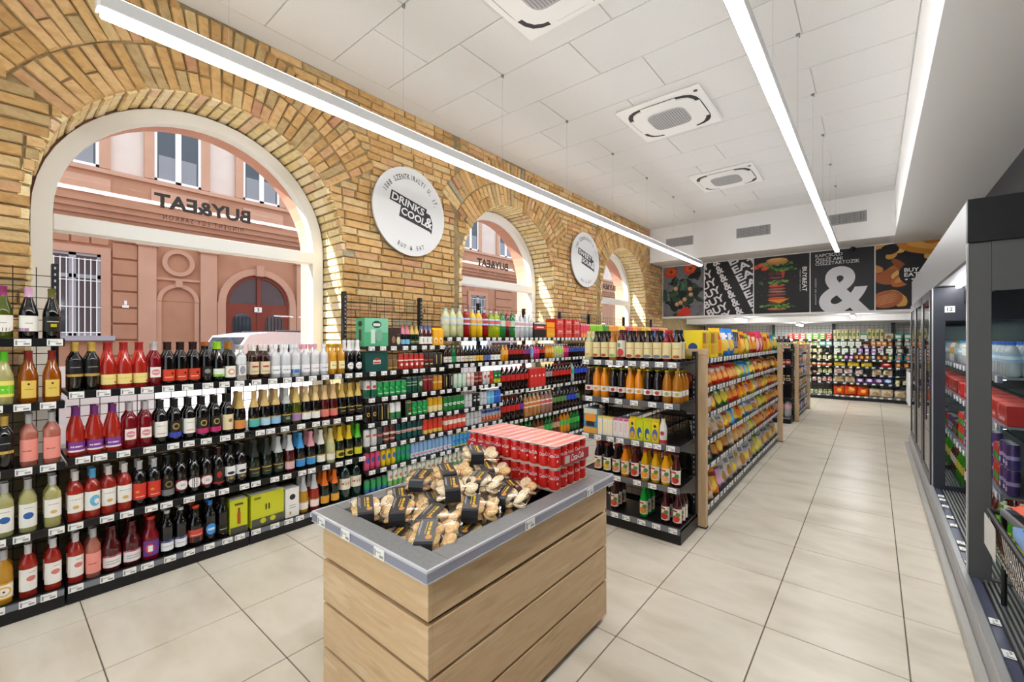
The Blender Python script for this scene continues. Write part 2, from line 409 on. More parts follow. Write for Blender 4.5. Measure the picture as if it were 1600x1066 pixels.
FRAME = M('e6e5e0', .45, name='window_frame_paint'); FILM = bpy.data.materials.new('frosted_film'); FILM.use_nodes = True
t = FILM.node_tree; t.nodes.clear(); o_ = t.nodes.new('ShaderNodeOutputMaterial'); tl = t.nodes.new('ShaderNodeBsdfTranslucent'); df = t.nodes.new('ShaderNodeBsdfDiffuse'); mx = t.nodes.new('ShaderNodeMixShader')
tl.inputs[0].default_value = (.95, .96, 1, 1); df.inputs[0].default_value = (.9, .9, .9, 1); mx.inputs[0].default_value = .25
t.links.new(tl.outputs[0], mx.inputs[1]); t.links.new(df.outputs[0], mx.inputs[2]); t.links.new(mx.outputs[0], o_.inputs[0])
DECAL = M('2b2a2c', .6)
for n, yc in enumerate(WYC):
    w = struct(f'window_{n+1}', None)
    ri, ro = .965, 1.075
    up = [(yc + ri * cos(a), WZ + ri * sin(a)) for a in [pi * i / 26 for i in range(27)]]
    lo = [(yc - ri, SILL + .1), (yc + ri, SILL + .1), (yc + ri, 2.41), (yc - ri, 2.41)]
    fb = MB()
    # frame: arch ring, jambs, bottom rail
    for i in range(26):
        a0, a1 = pi * i / 26, pi * (i + 1) / 26
        P = [(yc + r * cos(a), WZ + r * sin(a)) for r, a in ((ri, a0), (ro, a0), (ro, a1), (ri, a1))]
        fb.add([(x, *p) for x in (-4.64, -4.74) for p in P], [(0, 1, 2, 3), (7, 6, 5, 4), (0, 3, 7, 4), (1, 5, 6, 2)], FRAME)
    fb.box(-4.74, -4.64, yc - ro, yc - ri, SILL, WZ, FRAME).box(-4.74, -4.64, yc + ri, yc + ro, SILL, WZ, FRAME).box(-4.74, -4.64, yc - ri, yc + ri, SILL, SILL + .1, FRAME)
    obj('window_frame', fb, w); obj('transom', MB().cbox(-4.75, -4.63, yc - ri, yc + ri, 2.41, WZ, FRAME, .006), w)
    obj('pane', MB().face([(-4.69, *p) for p in up], GLASS), w)
    obj('pane', MB().face([(-4.69, *p) for p in lo], GLASS), w)
    obj('frosted_film', MB().box(-4.683, -4.680, yc - ri, yc + ri, SILL + .1, 1.40, FILM), w)
    obj('window_sill', MB().cbox(-4.64, -4.29, yc - 1.07, yc + 1.07, SILL, SILL + .03, FRAME, .004), w)
    lt = MB()
    for s, wd, zc_, bo in (('BUY&EAT', .74, 2.79, .035), ('MINDENT EGY SARKON', .62, 2.655, .0)):
        vs, fs = text_fit(s, w=wd, h=.125 if bo else .042, bold=bo, spacing=1.0 if bo else 1.5)
        lt.add([(-4.686, yc - x, zc_ + y) for x, y in vs], fs, DECAL)
    obj('window_lettering', lt.raw('window_lettering'), w)

# ---------------------------------------------------------------- street, facade across the street, vans
struct('street', MB().box(-15.6, -5.1, -20, 60, -.3, -.16, noise_mat('asphalt', ['5a5a5c', '6c6c6e'], 30, .9)))
struct('pavement', MB().box(-7, -5.15, -20, 60, -.16, -.08, M('9b978f', .9)))
FX = -15.5; S = 1.348
OCH = noise_mat('facade_ochre', ['a87a60', 'b4866c', 'ae8066'], 1.2, .9, .1, 40); OCL = noise_mat('facade_light', ['bb917a', 'c59c84'], 1.5, .9)
CRM = noise_mat('facade_cream', ['cdbfb6', 'd8cbc2'], 1.2, .9); MAH = M('7a3322', .5); GLD = M('39414c', .08, spec=.8); CUR = M('8b8f96', .7); GRY = M('a9a7b0', .6)
bl = empty('town_house', 'ochre stucco town house across the street seen through the arched windows', 'building', (FX, 0, -.16))
def Fp(y, z): return (y * S, 1.61 + (z - 1.61) * S + .16)
def fbox(b, y0, y1, z0, z1, d0, d1, mat):
    a, c = Fp(y0, z0), Fp(y1, z1); return b.box(d0, d1, a[0], c[0], a[1], c[1], mat)
def fpart(name, y0, y1, z0, z1, d0, d1, mat, parent=bl): return obj(name, fbox(MB(), y0, y1, z0, z1, d0, d1, mat), parent)
fpart('ground_floor_wall', -12, 40, .2, 3.95, -.4, 0, OCH); fpart('upper_wall', -12, 40, 3.95, 8.6, -.4, 0, CRM)
# cornice between the floors
b = MB()
for z0, z1, d in ((3.85, 3.95, .10), (3.95, 4.05, .22), (4.05, 4.16, .32), (4.16, 4.24, .40)): fbox(b, -12, 40, z0, z1, 0, d, OCH)
obj('cornice', b, bl)
for i in range(11): fpart('dentil', 1.95 + i * .32, 2.12 + i * .32, 3.72, 3.86, 0, .12, OCL)
fpart('sill_band', -12, 40, 4.24, 4.82, 0, .05, OCH); fpart('sill_moulding', -12, 40, 4.80, 4.88, 0, .14, OCL)
for a, c in ((.75, 1.53), (2.15, 3.15), (3.85, 4.75)): fpart('apron_panel', a, c, 4.38, 4.70, .05, .09, OCL)
def upwin(y0, y1):
    fr = obj('upper_window', None, bl); z0, z1 = 4.9, 6.9
    for p in ((y0 - .16, y0, z0, z1), (y1, y1 + .16, z0, z1)): obj('surround', fbox(MB(), *p, 0, .1, OCL), fr)
    m = (y0 + y1) / 2; fm = MB()
    for p in ((y0, y0 + .05, z0, z1), (y1 - .05, y1, z0, z1), (m - .05, m + .05, z0, z1), (y0, y1, z0, z0 + .05), (y0, y1, 6.2, 6.26)): fbox(fm, *p, .01, .06, WHITE)
    obj('casement', fm, fr)
    for a, c in ((y0 + .05, m - .05), (m + .05, y1 - .05)): obj('pane', fbox(MB(), a, c, z0 + .05, z1, .005, .015, GLD), fr)
    obj('curtain', fbox(MB(), y0 + .08, y1 - .08, z0 + .05, 5.45, .016, .02, CUR), fr)
for y0 in (.55, 2.2, 3.85, 5.5, 7.2, 9, 11, 13, 15.5, 18, 20.5, 23): upwin(y0, y0 + .82)
# ground floor: rustication boards, pilasters, oval, niche, barred window, arched door
for a, c in ((1.56, 1.93), (5.4, 6.1), (7.6, 8.6), (10.2, 11.2), (12.8, 13.8)):
    for i in range(11):
        z0 = .3 + i * .32; fpart('ashlar_block', a, c, z0 + .02, z0 + .30, 0, .07, OCH)
for a, c in ((1.94, 2.23), (3.0, 3.31), (5.08, 5.36)):
    fpart('pilaster', a, c, .25, 3.50, 0, .12, OCL); fpart('capital', a - .04, c + .04, 3.50, 3.60, 0, .18, OCL)
b = MB()
for i in range(24):
    a0, a1 = 2*pi*i/24, 2*pi*(i+1)/24
    P = [Fp(2.61 + .285 * k * cos(a), 3.22 + .285 * k * sin(a)) for k, a in ((.70, a0), (1, a0), (1, a1), (.70, a1))]
    b.add([(x, *p) for x in (0, .1) for p in P], [(0, 1, 2, 3), (4, 7, 6, 5), (0, 4, 5, 1), (1, 5, 6, 2), (2, 6, 7, 3), (3, 7, 4, 0)], OCL)
obj('oval_moulding', b, bl)
def fan(name, yc, zc, r0, r1, d, mat, parent, n=18):
    b = MB()
    for i in range(n):
        a0, a1 = pi*i/n, pi*(i+1)/n
        P = [Fp(yc + r * cos(a), zc + r * sin(a)) for r, a in ((r0, a0), (r1, a0), (r1, a1), (r0, a1))]
        b.add([(x, *p) for x in (0, d) for p in P], [(0, 1, 2, 3), (4, 7, 6, 5), (0, 4, 5, 1), (1, 5, 6, 2), (2, 6, 7, 3), (3, 7, 4, 0)], mat)
    return obj(name, b, parent)
fan('niche_arch', 2.61, 2.40, .29, .37, .09, OCL, bl); fan('niche_back', 2.61, 2.40, 0.001, .29, .012, OCH, bl)
fpart('niche_keystone', 2.55, 2.67, 2.70, 2.84, 0, .14, OCL); fpart('niche_band', 2.24, 3.0, 2.84, 2.89, 0, .06, OCL)
for a, c in ((2.24, 2.32), (2.90, 2.98)): fpart('niche_jamb', a, c, .4, 2.40, 0, .07, OCL)
dr = obj('entrance_door', None, bl); yc, zc = 4.19, 2.42
fan('door_arch', yc, zc, .71, .86, .14, OCL, bl); fpart('door_keystone', yc - .08, yc + .08, 3.10, 3.36, 0, .22, OCL)
fan('fanlight_pane', yc, zc, .001, .70, .02, GLD, dr); fan('fanlight_frame', yc, zc, .63, .71, .06, MAH, dr)
for p in ((yc - .71, yc + .71, 2.34, 2.43), (yc - .04, yc + .04, .3, 3.10), (yc - .71, yc + .71, .3, 2.34)): obj('door_panel', fbox(MB(), *p, .01, .05 + .03 * (p[1] - p[0] < .2), MAH), dr)
for s in (-1, 1):
    fan('door_light', yc + s * .36, 2.0, .001, .2, .075, GLD, dr); obj('door_light', fbox(MB(), yc + s*.36 - .2, yc + s*.36 + .2, 1.55, 2.0, .05, .075, GLD), dr)
    g = MB()
    for k in range(5): a = Fp(yc + s*.36 - .16 + k * .08, 1.55); c = Fp(yc + s*.36 - .16 + k * .08, 2.12); g.bar((.09, *a), (.09, *c), .012, NEARBLK)
    obj('door_grille', g, dr); fpart('door_jamb', yc + s * .79 - .08, yc + s * .79 + .08, .3, 2.42, 0, .14, OCL)
nb = obj('house_number', fbox(MB(), yc - .10, yc + .06, 2.24, 2.36, .08, .10, WHITE), bl)
vs, fs2 = text_fit('3', h=.12, bold=.02); p0 = Fp(yc - .02, 2.30)
obj('numeral', MB().add([(.102, p0[0] + x, p0[1] + y) for x, y in vs], fs2, BLACK).raw('numeral'), nb)
def barwin(y0, y1):
    fr = obj('barred_window', None, bl); z0, z1 = 1.66, 3.22
    for p in ((y0 - .14, y0, z0, z1 + .14), (y1, y1 + .14, z0, z1 + .14), (y0, y1, z1, z1 + .14)): obj('surround', fbox(MB(), *p, 0, .1, OCL), fr)
    obj('pane', fbox(MB(), y0, y1, z0, z1, .005, .012, GLD), fr); fm = MB()
    for p in ((y0, y0 + .05, z0, z1), (y1 - .05, y1, z0, z1), ((y0+y1)/2 - .05, (y0+y1)/2 + .05, z0, z1), (y0, y1, 2.75, 2.82), (y0, y1, z0, z0 + .05), (y0, y1, z1 - .05, z1)): fbox(fm, *p, .012, .05, GRY)
    obj('casement', fm, fr); g = MB()
    n = 9
    for k in range(n):
        y = y0 + .06 + (y1 - y0 - .12) * k / (n - 1); g.bar((.1, *Fp(y, z0)), (.1, *Fp(y, z1 - .1)), .012, WHITE)
    for z in (1.72, 2.2, 2.7, 3.1): g.bar((.1, *Fp(y0, z)), (.1, *Fp(y1, z)), .012, WHITE)
    obj('bars', g, fr)
    obj('sill', fbox(MB(), y0 - .2, y1 + .2, 1.57, 1.66, 0, .16, GRY), fr)
for a in (.62, 6.3, 8.8, 11.4, 14.4, 17, 20): barwin(a, a + .77)
for k in range(4): fpart('lintel_block', .45 + k * .27, .69 + k * .27, 3.42, 3.80, 0, .06, OCH)
pl = fpart('wall_plaque', 1.70, 1.80, 2.22, 2.27, .07, .09, WHITE); fpart('wall_plaque', 1.73, 1.77, 2.28, 2.36, .07, .09, WHITE)
# vans parked at the kerb
VANP = M('c9d2e2', .25, .1, coat=.6); VANG = M('1d2530', .06, spec=.8); TYRE = M('161616', .8)
def van(y0, label, L=4.6, paint=VANP, H=1.72):
    v = empty('parked_van', label, 'van', (-8.5, y0, -.16)); hw = .88
    prof = [(0, .35), (L, .35), (L, H - .1), (L - .15, H + .12), (1.1, H + .16), (.75, H + .1), (.25, 1.05), (0, .9)]
    obj('body', MB().prism(prof, -hw, hw, paint, 'x'), v)
    obj('windscreen', MB().face([(s * .78, .30 + k * .42, 1.12 + k * .66 + .012) for s, k in ((-1, 0), (1, 0), (1, 1), (-1, 1))], VANG), v)
    for s in (-1, 1):
        for a, c in ((.75, 1.5), (1.6, 2.7), (2.8, L - .3)):
            obj('side_window', MB().box(s * hw, s * (hw + .006), a, c, 1.12, 1.66, VANG), v)
        for yw in (.85, L - .85):
            M4 = Matrix.Translation((s * (hw - .1), yw, .32)) @ Matrix.Rotation(pi/2, 4, 'Y')
            obj('wheel', MB().lathe([(0, -.1), (.32, -.1), (.32, .1), (0, .1)], TYRE, 18, M4), v)
        obj('roof_rail', MB().tube((s * .75, 1.2, H + .17), (s * .75, L - .3, H + .17), .02, DGREY), v)
van(1.9, 'pale blue-white van parked outside the nearest arched window'); van(7.6, 'light blue van parked outside the middle arched window', 4.8, M('a9c4e8', .2, .1, coat=.6), 1.9)
van(14, 'blue-grey van parked outside the farthest arched window', 4.8, M('b4c8e4', .2, .1, coat=.6), 1.9)
# ---------------------------------------------------------------- ceiling fittings
LEDM = M('ffffff', .5, emit=LED, name='led_diffuser'); LEDT = M('fefefe', .5, emit=LEDUP, name='led_up_diffuser'); ALU = M('d4d5d7', .4, .3, name='white_aluminium')
LEDB = M('fffffe', .5, emit=LED * 2.2, name='led_tube')
def line_light(name, label, x, y0, y1, z, hooks, zc=ZC, group=None, led=None):
    e = empty(name, label, 'lamp', (x, y0, z), 0, group); L = y1 - y0
    obj('housing', MB().cbox(-.034, .034, 0, L, .03, .105, ALU, .004), e)
    obj('diffuser', MB().cbox(-.030, .030, .012, L - .012, 0, .032, led or LEDM, .006), e)
    if zc == ZC: obj('up_diffuser', MB().box(-.026, .026, .02, L - .02, .105, .109, LEDT), e)  # glow strip added on top of the housing to lift the ceiling
    for s in (0, L): obj('end_cap', MB().cbox(-.036, .036, s - .006, s + .006, .025, .108, WHITE, .002), e)
    for h in hooks:
        c = obj('suspension_wire', MB().tube((0, h - y0, .1), (0, h - y0, zc - z), .0010, M('b4b4b4', .4, .3), 5), e)
        obj('ceiling_hook', MB().cbox(-.016, .016, h - y0 - .009, h - y0 + .009, zc - z - .022, zc - z, GREY, .003).tube((.012, h - y0, zc - z - .04), (.012, h - y0, zc - z), .005, GREY, 6), c)
hk = [2.13, 3.34, 4.55, 5.77, 7.0, 8.25, 9.48]
line_light('linear_light', 'long white LED line light hanging beside the brick wall', -2.9, .34, 9.95, 3.185, [.9] + hk)
line_light('linear_light', 'long white LED line light hanging above the main aisle', -.51, -2.6, 9.94, 3.19, [-2.2, -1, .5, 2.1, 3.3] + hk[2:])
line_light('linear_light', 'LED line light in the front of the shop near the entrance wall', -2.9, -2.9, -.5, 3.185, [-2.6, -.8])  # extra lamp behind the camera, added to brighten the room
line_light('short_light', 'short LED tube under the low ceiling in front of the back shelves', -.35, 11.75, 12.9, 2.075, [], 2.17, led=LEDB)
line_light('short_light', 'short LED tube under the low ceiling behind the snack gondola', -2.6, 11.75, 12.9, 2.075, [], 2.17, led=LEDB)
line_light('short_light', 'LED tube close to the back shelves crosswise under the ceiling', -1.5, 13.3, 14.2, 1.945, [], 2.03, led=LEDB)  # extra tube, added to brighten the back area
ACW = M('f0f0ee', .45); GRL = M('b4b4b6', .5)
def cassette(x, y, label, slots=True):
    e = empty('air_conditioner', label, 'air conditioner', (x, y, ZC - .035)); h = .475
    obj('panel', MB().cbox(-h, h, -h, h, 0, .035, ACW, .012), e)
    rr = [(.36 * cos(a) ** (1 if 0 else 1), .36 * sin(a)) for a in ()]
    ring = MB()
    def rp(s, n=40, p=4.5):
        o = []
        for i in range(n):
            a = 2 * pi * i / n; c, q = cos(a), sin(a); k = (abs(c) ** p + abs(q) ** p) ** (-1 / p); o.append((s * c * k, s * q * k))
        return o
    A, B2, C2 = rp(.412), rp(.366), rp(.358)
    for i in range(40):
        j = (i + 1) % 40; ring.face([(*A[i], -.0015), (*A[j], -.0015), (*B2[j], -.0015), (*B2[i], -.0015)], M('2a2a2c', .6))
    obj('air_slot', ring, e)
    obj('centre_panel', MB().prism(C2, -.014, 0, ACW, 'z'), e)
    gr = obj('intake_grille', MB().prism(rp(.22), -.019, -.014, GRL, 'z'), e); sl = MB()
    for k in range(15): u = -.196 + k * .028; w = sqrt(max(.22**2 - u*u, 0)) * .55 + .1; sl.box(u - .004, u + .004, -min(w, .2), min(w, .2), -.022, -.019, M('8e8e92', .5))
    obj('slats', sl, gr)
    for k in range(4):
        M4 = Matrix.Rotation(k * pi / 2, 4, 'Z'); obj('flap', MB().cbox(-.2, .2, -.402, -.345, -.012, .0, ACW, .004, M4), e)
    obj('sensor', MB().lathe([(0, -.004), (.022, -.003), (.022, 0)], M('333336', .3), 14, Matrix.Translation((.42, .42 - .82, 0))), e)
cassette(-1.88, 2.62, 'ceiling cassette air conditioner cut by the top of the picture'); cassette(-1.88, 5.22, 'large white cassette air conditioner in the middle of the ceiling'); cassette(-1.88, 7.85, 'farthest ceiling cassette air conditioner near the white beam')
for i, (a, c) in enumerate(((-3.84, -3.21), (-2.30, -1.65), (-.72, -.09))):
    e = empty('air_grille', f'{["left", "middle", "right"][i]} grey ventilation grille in the white beam', 'vent', (a, YB, 3.79)); w = c - a
    obj('duct_back', MB().box(.01, w - .01, -.003, 0, .01, .2, M('55565a', .7)), e)
    b = MB()
    for p in ((0, w, 0, .012), (0, w, .198, .21), (0, .012, 0, .21), (w - .012, w, 0, .21)): b.box(p[0], p[1], -.014, 0, p[2], p[3], GRL)
    obj('grille_frame', b, e); b = MB()
    for k in range(1, 30): x = w * k / 30; b.box(x - .004, x + .004, -.012, -.002, .01, .2, GRL)
    for k in range(1, 7): b.box(.01, w - .01, -.009, -.002, k * .03 - .003, k * .03 + .003, GRL)
    obj('fins', b, e)
e = empty('security_camera', 'small dark dome camera on the beam above the ampersand poster', 'camera', (-.32, YP - .06, ZS - .07))
obj('dome', MB().lathe([(0, -.02), (.03, -.01), (.045, .02), (.045, .05), (.03, .07)], BLACK, 14), e)
obj('bracket', MB().box(-.02, .02, -.02, .05, .05, .07, DGREY), e)

# ---------------------------------------------------------------- round wall signs
SIGNM = M('cfcfcf', .4, name='sign_white'); INK = M('17171a', .5)
def arc_text(b, s, r, a_mid, h, mat, top=True, track=.055, sx=.66):
    n = len(s); 
    for i, ch in enumerate(s):
        if ch == ' ': continue
        k = i - (n - 1) / 2; a = a_mid - k * track / r if top else a_mid + k * track / r
        vs, fs = text_fit(ch, h=h, bold=.01, sx=sx) if ch not in '.,' else text_fit(ch, h=h * .2, bold=.02)
        rot = a - pi / 2 if top else a + pi / 2
        px, py = r * cos(a), r * sin(a)
        if ch == '.': px -= cos(a) * h * .4; py -= sin(a) * h * .4
        b.add([(px + x * cos(rot) - y * sin(rot), -.0135, py + x * sin(rot) + y * cos(rot)) for x, y in vs], fs, mat)
def sign(y, w1, w2, label):
    e = empty('round_sign', label, 'sign', (WX + .045, y, 3.10), pi / 2); R_ = .515
    obj('disc', MB().lathe([(0, 0), (R_, 0), (R_, .02), (0, .02)], SIGNM, 64, Matrix.Rotation(pi/2, 4, 'X') @ Matrix.Translation((0, 0, -.01))), e)
    obj('spacer', MB().tube((0, .01, .3), (0, .045, .3), .02, CHROME).tube((0, .01, -.3), (0, .045, -.3), .02, CHROME), e)
    b = MB(); rot = radians(-13)
    def T(p, yy): x, z = p; return (x * cos(rot) - z * sin(rot), yy, x * sin(rot) + z * cos(rot))
    # black block following the two words, then white letters
    for q in ([(-.31, .015), (.21, .015), (.21, .135), (-.31, .135)], [(-.15, -.115), (.31, -.115), (.345, -.135), (.335, -.02), (.25, .06), (.21, .06), (-.15, .06)], [(.20, -.10), (.33, -.10), (.33, .0), (.27, .085), (.20, .09)]):
        b.face([T(p, -.0115 - .0003 * (q[0][0] + .5)) for p in q], INK)
    for s, wd, cx, cy in ((w1, .47, -.055, .075), (w2, .36, .045, -.035)):
        vs, fs = text_fit(s, w=wd, h=.088, bold=.025, cx=cx, cy=cy); b.add([T(p, -.0130) for p in vs], fs, SIGNM)
    vs, fs = text_fit('&', h=.125, bold=.025, cx=.275, cy=-.02); b.add([T(p, -.0130) for p in vs], fs, SIGNM)
    obj('logo', b.raw('logo'), e); b = MB()
    arc_text(b, '1088 SZENTKIRÁLYI U. 17.', .405, radians(87), .06, INK, True, .0405)
    arc_text(b, 'BUY & EAT', .425, radians(-90), .05, INK, False, .045)
    obj('lettering', b.raw('lettering'), e)
sign(3.19, 'DRINKS', 'COOL', 'larger round white wall sign reading drinks and cool'); sign(7.25, 'SWEET', 'SOUR', 'farther round white wall sign reading sweet and sour')

# ---------------------------------------------------------------- poster frieze
PZ0, PZ1 = 2.175, 3.455; PH = PZ1 - PZ0
def poster(x0, x1, label, paint):
    w = x1 - x0 - .02; e = empty('wall_poster', label, 'poster', (x0 + .01, YP, PZ0))
    obj('board', MB().cbox(0, w, -.012, 0, 0, PH, M('d8d8d8', .5), .002), e)
    a = Art(w, PH); paint(a, w, PH); obj('print', a.mesh(.0002, -.0122).raw('print'), e)
def p_veg(a, w, h):
    a.rect(0, w, 0, h, noise_mat('slate_print', ['5c5b63', '77767e', '68676f'], 6, .5))
    for x, y, r in ((.2, .88, .16), (.68, .92, .16)):
        a.oval(x * w, y * h, r * w, r * w * .82, M('c9401f', .5), n=24); a.oval(x * w, y * h + .02, r * w * .8, r * w * .55, M('de5a30', .5))
        for k in range(5): a.oval(x * w + .03 * cos(k * 1.256), y * h + .02 + .03 * sin(k * 1.256), .05, .009, M('1f2a17', .6), k * 1.256, 8)
    r = random.Random(5)
    for i in range(80):
        x = .5 + r.gauss(0, .20); y = .45 + r.gauss(0, .17); c = r.choice(['1c2b26', '23392f', '2f4a3d', '16211e', '3c5a48', '101817'])
        a.oval(x * w, y * h, r.uniform(.08, .19), r.uniform(.035, .085), M(c, .5), r.uniform(0, 3.1), 12, .15, i)
    for i in range(14): x = .3 + r.random() * .3; a.oval(x * w, (.55 + r.random() * .2) * h, .12, .004, M('7d9a80', .5), r.uniform(.6, 2.2), 6)
    for x, y in ((.33, .55), (.68, .53), (.70, .42), (.36, .24), (.45, .27), (.55, .33)): a.oval(x * w, y * h, .055, .055, M('c2926a', .5)); a.oval(x * w - .01, y * h + .012, .035, .03, M('d8ad88', .5))
    for x, y in ((.45, .05), (.6, .06), (.55, .12)): a.oval(x * w, y * h, .12, .07, M('c73226', .5), .5, 12, .5, 3)
def p_pat(a, w, h):
    a.rect(0, w, 0, h, M('1a1a1e', .5)); rot = radians(24); r2 = M('e6e6ea', .5)
    for k in range(-4, 8):
        for s, cx, wd in (('BUY', .20, .50), ('&', .56, .16), ('EAT', 1.0, .56)):
            sh = .17 * (1 if s == 'EAT' else 0)
            px = cx * w - .085 * (k - 2) ; py = -.13 + k * .20 + (cx - .06) * w * .42 + sh * .35
            a.text(s, r2, w=wd, h=.175 if s != '&' else .20, bold=.03, cx=px, cy=py, rot=rot)
def p_burger(a, w, h):
    a.rect(0, w, 0, h, M('17171b', .5)); r = random.Random(9); X = .43 * w
    def leafy(y, n=26, sp=.22, cs=('2f5a22', '4d7f2f', '1f3d1a', '6f9a45')):
        for i in range(n): a.oval(X + r.gauss(0, sp * .6), y * h + r.gauss(0, .022), r.uniform(.03, .065), r.uniform(.015, .03), M(r.choice(cs), .5), r.uniform(-.6, .6), 9, .3, i)
    def slab(y, rx, ry, c, c2=None, dx=0):
        a.oval(X + dx, y * h, rx, ry, M(c, .5), r.uniform(-.06, .06), 20)
        if c2: a.oval(X + dx, y * h + ry * .4, rx * .9, ry * .5, M(c2, .5))
    slab(.075, .19, .03, 'a3622f', 'c08142'); leafy(.13); slab(.19, .16, .03, '6b2f22'); a.poly([(X - .19, .235*h), (X + .24, .25*h), (X + .05, .17*h)], M('d98a26', .5))
    slab(.26, .17, .028, 'c23a22', 'dd5a36'); slab(.32, .19, .032, '6d3a2d', '8a5040'); slab(.375, .17, .022, 'b36d74'); slab(.42, .17, .028, '8a4a35', 'a5674d'); slab(.48, .16, .035, 'c8402a', 'dc5f3f'); leafy(.545, 24)
    slab(.62, .15, .02, '8c3c52'); a.oval(X - .1, .69*h, .07, .055, M('4a2a22', .5)); a.oval(X + .04, .70*h, .07, .055, M('5b3328', .5)); a.oval(X + .12, .70*h, .03, .10, M('c43a2c', .5)); leafy(.77, 26, .26)
    for x, y in ((.05, .83), (.14, .86), (.22, .80)): a.oval(x * w, y * h, .09, .055, M('bf3d22', .5), .3, 14, .2, 4); a.oval(x*w, y*h, .06, .03, M('d9603c', .5), .3)
    leafy(.845, 20, .2); a.oval(X, .895*h, .23, .055, M('b5793f', .5)); a.oval(X, .925*h, .2, .05, M('cf9450', .5)); a.oval(X - .03, .94*h, .12, .02, M('dfae6c', .5))
    for i in range(16): a.oval(r.uniform(.05, .85) * w, r.uniform(.25, .9) * h, .012, .01, M(r.choice(['a8323a', '6e1f2a', '3f6a2a']), .5), 0, 7)
    L = M('ececec', .5)
    a.text('BUY&EAT', L, w=.53, h=.085, bold=.02, cx=.92 * w, cy=.56 * h, rot=-pi / 2); a.text('MINDENT EGY SARKON', L, w=.46, h=.02, cx=.845 * w, cy=.54 * h, rot=-pi / 2, spacing=1.4)
def p_amp(a, w, h):
    a.rect(0, w, 0, h, M('26262b', .5)); L = M('e3e3e8', .5)
    for i, (s, wd) in enumerate((('KAPCSOLD', .46), ('ÖSSZE AMI', .46), ('ÖSSZETARTOZIK', .74))):
        a.text(s, L, w=wd, h=.068 if i == 0 else .085, bold=.012, cx=.085 + wd / 2, cy=h * .93 - i * .083)
    a.text('&', L, w=.86, h=.98, bold=.03, cx=.55 * w, cy=.345 * h)
    a.text('MINDENT EGY SARKON', L, w=.55, h=.026, cx=.09, cy=.34 * h, rot=pi / 2, spacing=1.6, bold=.01)
def p_pastry(a, w, h):
    a.rect(0, w, 0, h, M('19151a', .5)); r = random.Random(4)
    for i in range(30):
        x, y = r.uniform(-.05, 1.05), r.choice([r.uniform(.5, 1.05), r.uniform(.05, .6)])
        c = r.choice(['b0672a', 'c98538', 'd9a14a', '8f4a1f', 'e0b668', 'a4562a']); a.oval(x * w, y * h, r.uniform(.09, .2), r.uniform(.06, .12), M(c, .5), r.uniform(-1, 1), 16, .12, i)
    a.oval(.6 * w, .9 * h, .34, .1, M('c8842e', .5), -.3); a.oval(.65 * w, .93 * h, .24, .05, M('e0a850', .5), -.3); a.oval(.2*w, .92*h, .14, .1, M('1b151b', .5))
    a.oval(.16 * w, .16 * h, .24, .17, M('a95c33', .5), .2, 24)
    for k in range(6): a.oval(.16 * w, (.1 + k * .025) * h, .2 - abs(k - 2.5) * .02, .006, M('d99a66', .5), .25, 10)
    a.oval(.40 * w, .46 * h, .22, .12, M('b9652f', .5), .6); a.oval(.4*w, .48*h, .17, .05, M('d58f4c', .5), .6); a.oval(.75*w, .2*h, .2, .12, M('22191c', .5)); a.oval(.62*w, .06*h, .1, .08, M('d8a03c', .5))
    a.oval(.55 * w, .53 * h, .235, .235, M('131316', .5), 0, 32); L = M('ececec', .5)
    a.text('BUY', L, w=.21, h=.075, bold=.02, cx=.50 * w, cy=.585 * h); a.text('EAT', L, w=.21, h=.075, bold=.02, cx=.50 * w, cy=.515 * h); a.text('&', L, h=.13, bold=.04, cx=.68 * w, cy=.55 * h)
    for k in range(3): a.oval((.43 + k * .085) * w, .445 * h, .026, .02, L, 0, 4, 0)
for x0, x1, lb, fn in ((-4.235, -3.205, 'poster of tomatoes and dark leafy greens next to the brick wall', p_veg), (-3.205, -2.125, 'black poster filled with slanted repeated white lettering', p_pat), (-2.125, -1.045, 'black poster with a tall stacked burger', p_burger), (-1.045, .025, 'dark poster with a huge white ampersand', p_amp), (.025, 1.10, 'poster of golden pastries with a round black badge', p_pastry)):
    poster(x0, x1, lb, fn)
struct('trim_1', MB().box(WX, 1.12, YP - .02, YP, 3.455, 3.47, WHITE).box(WX, 1.12, YP - .03, YP, 2.13, 2.172, WHITE))
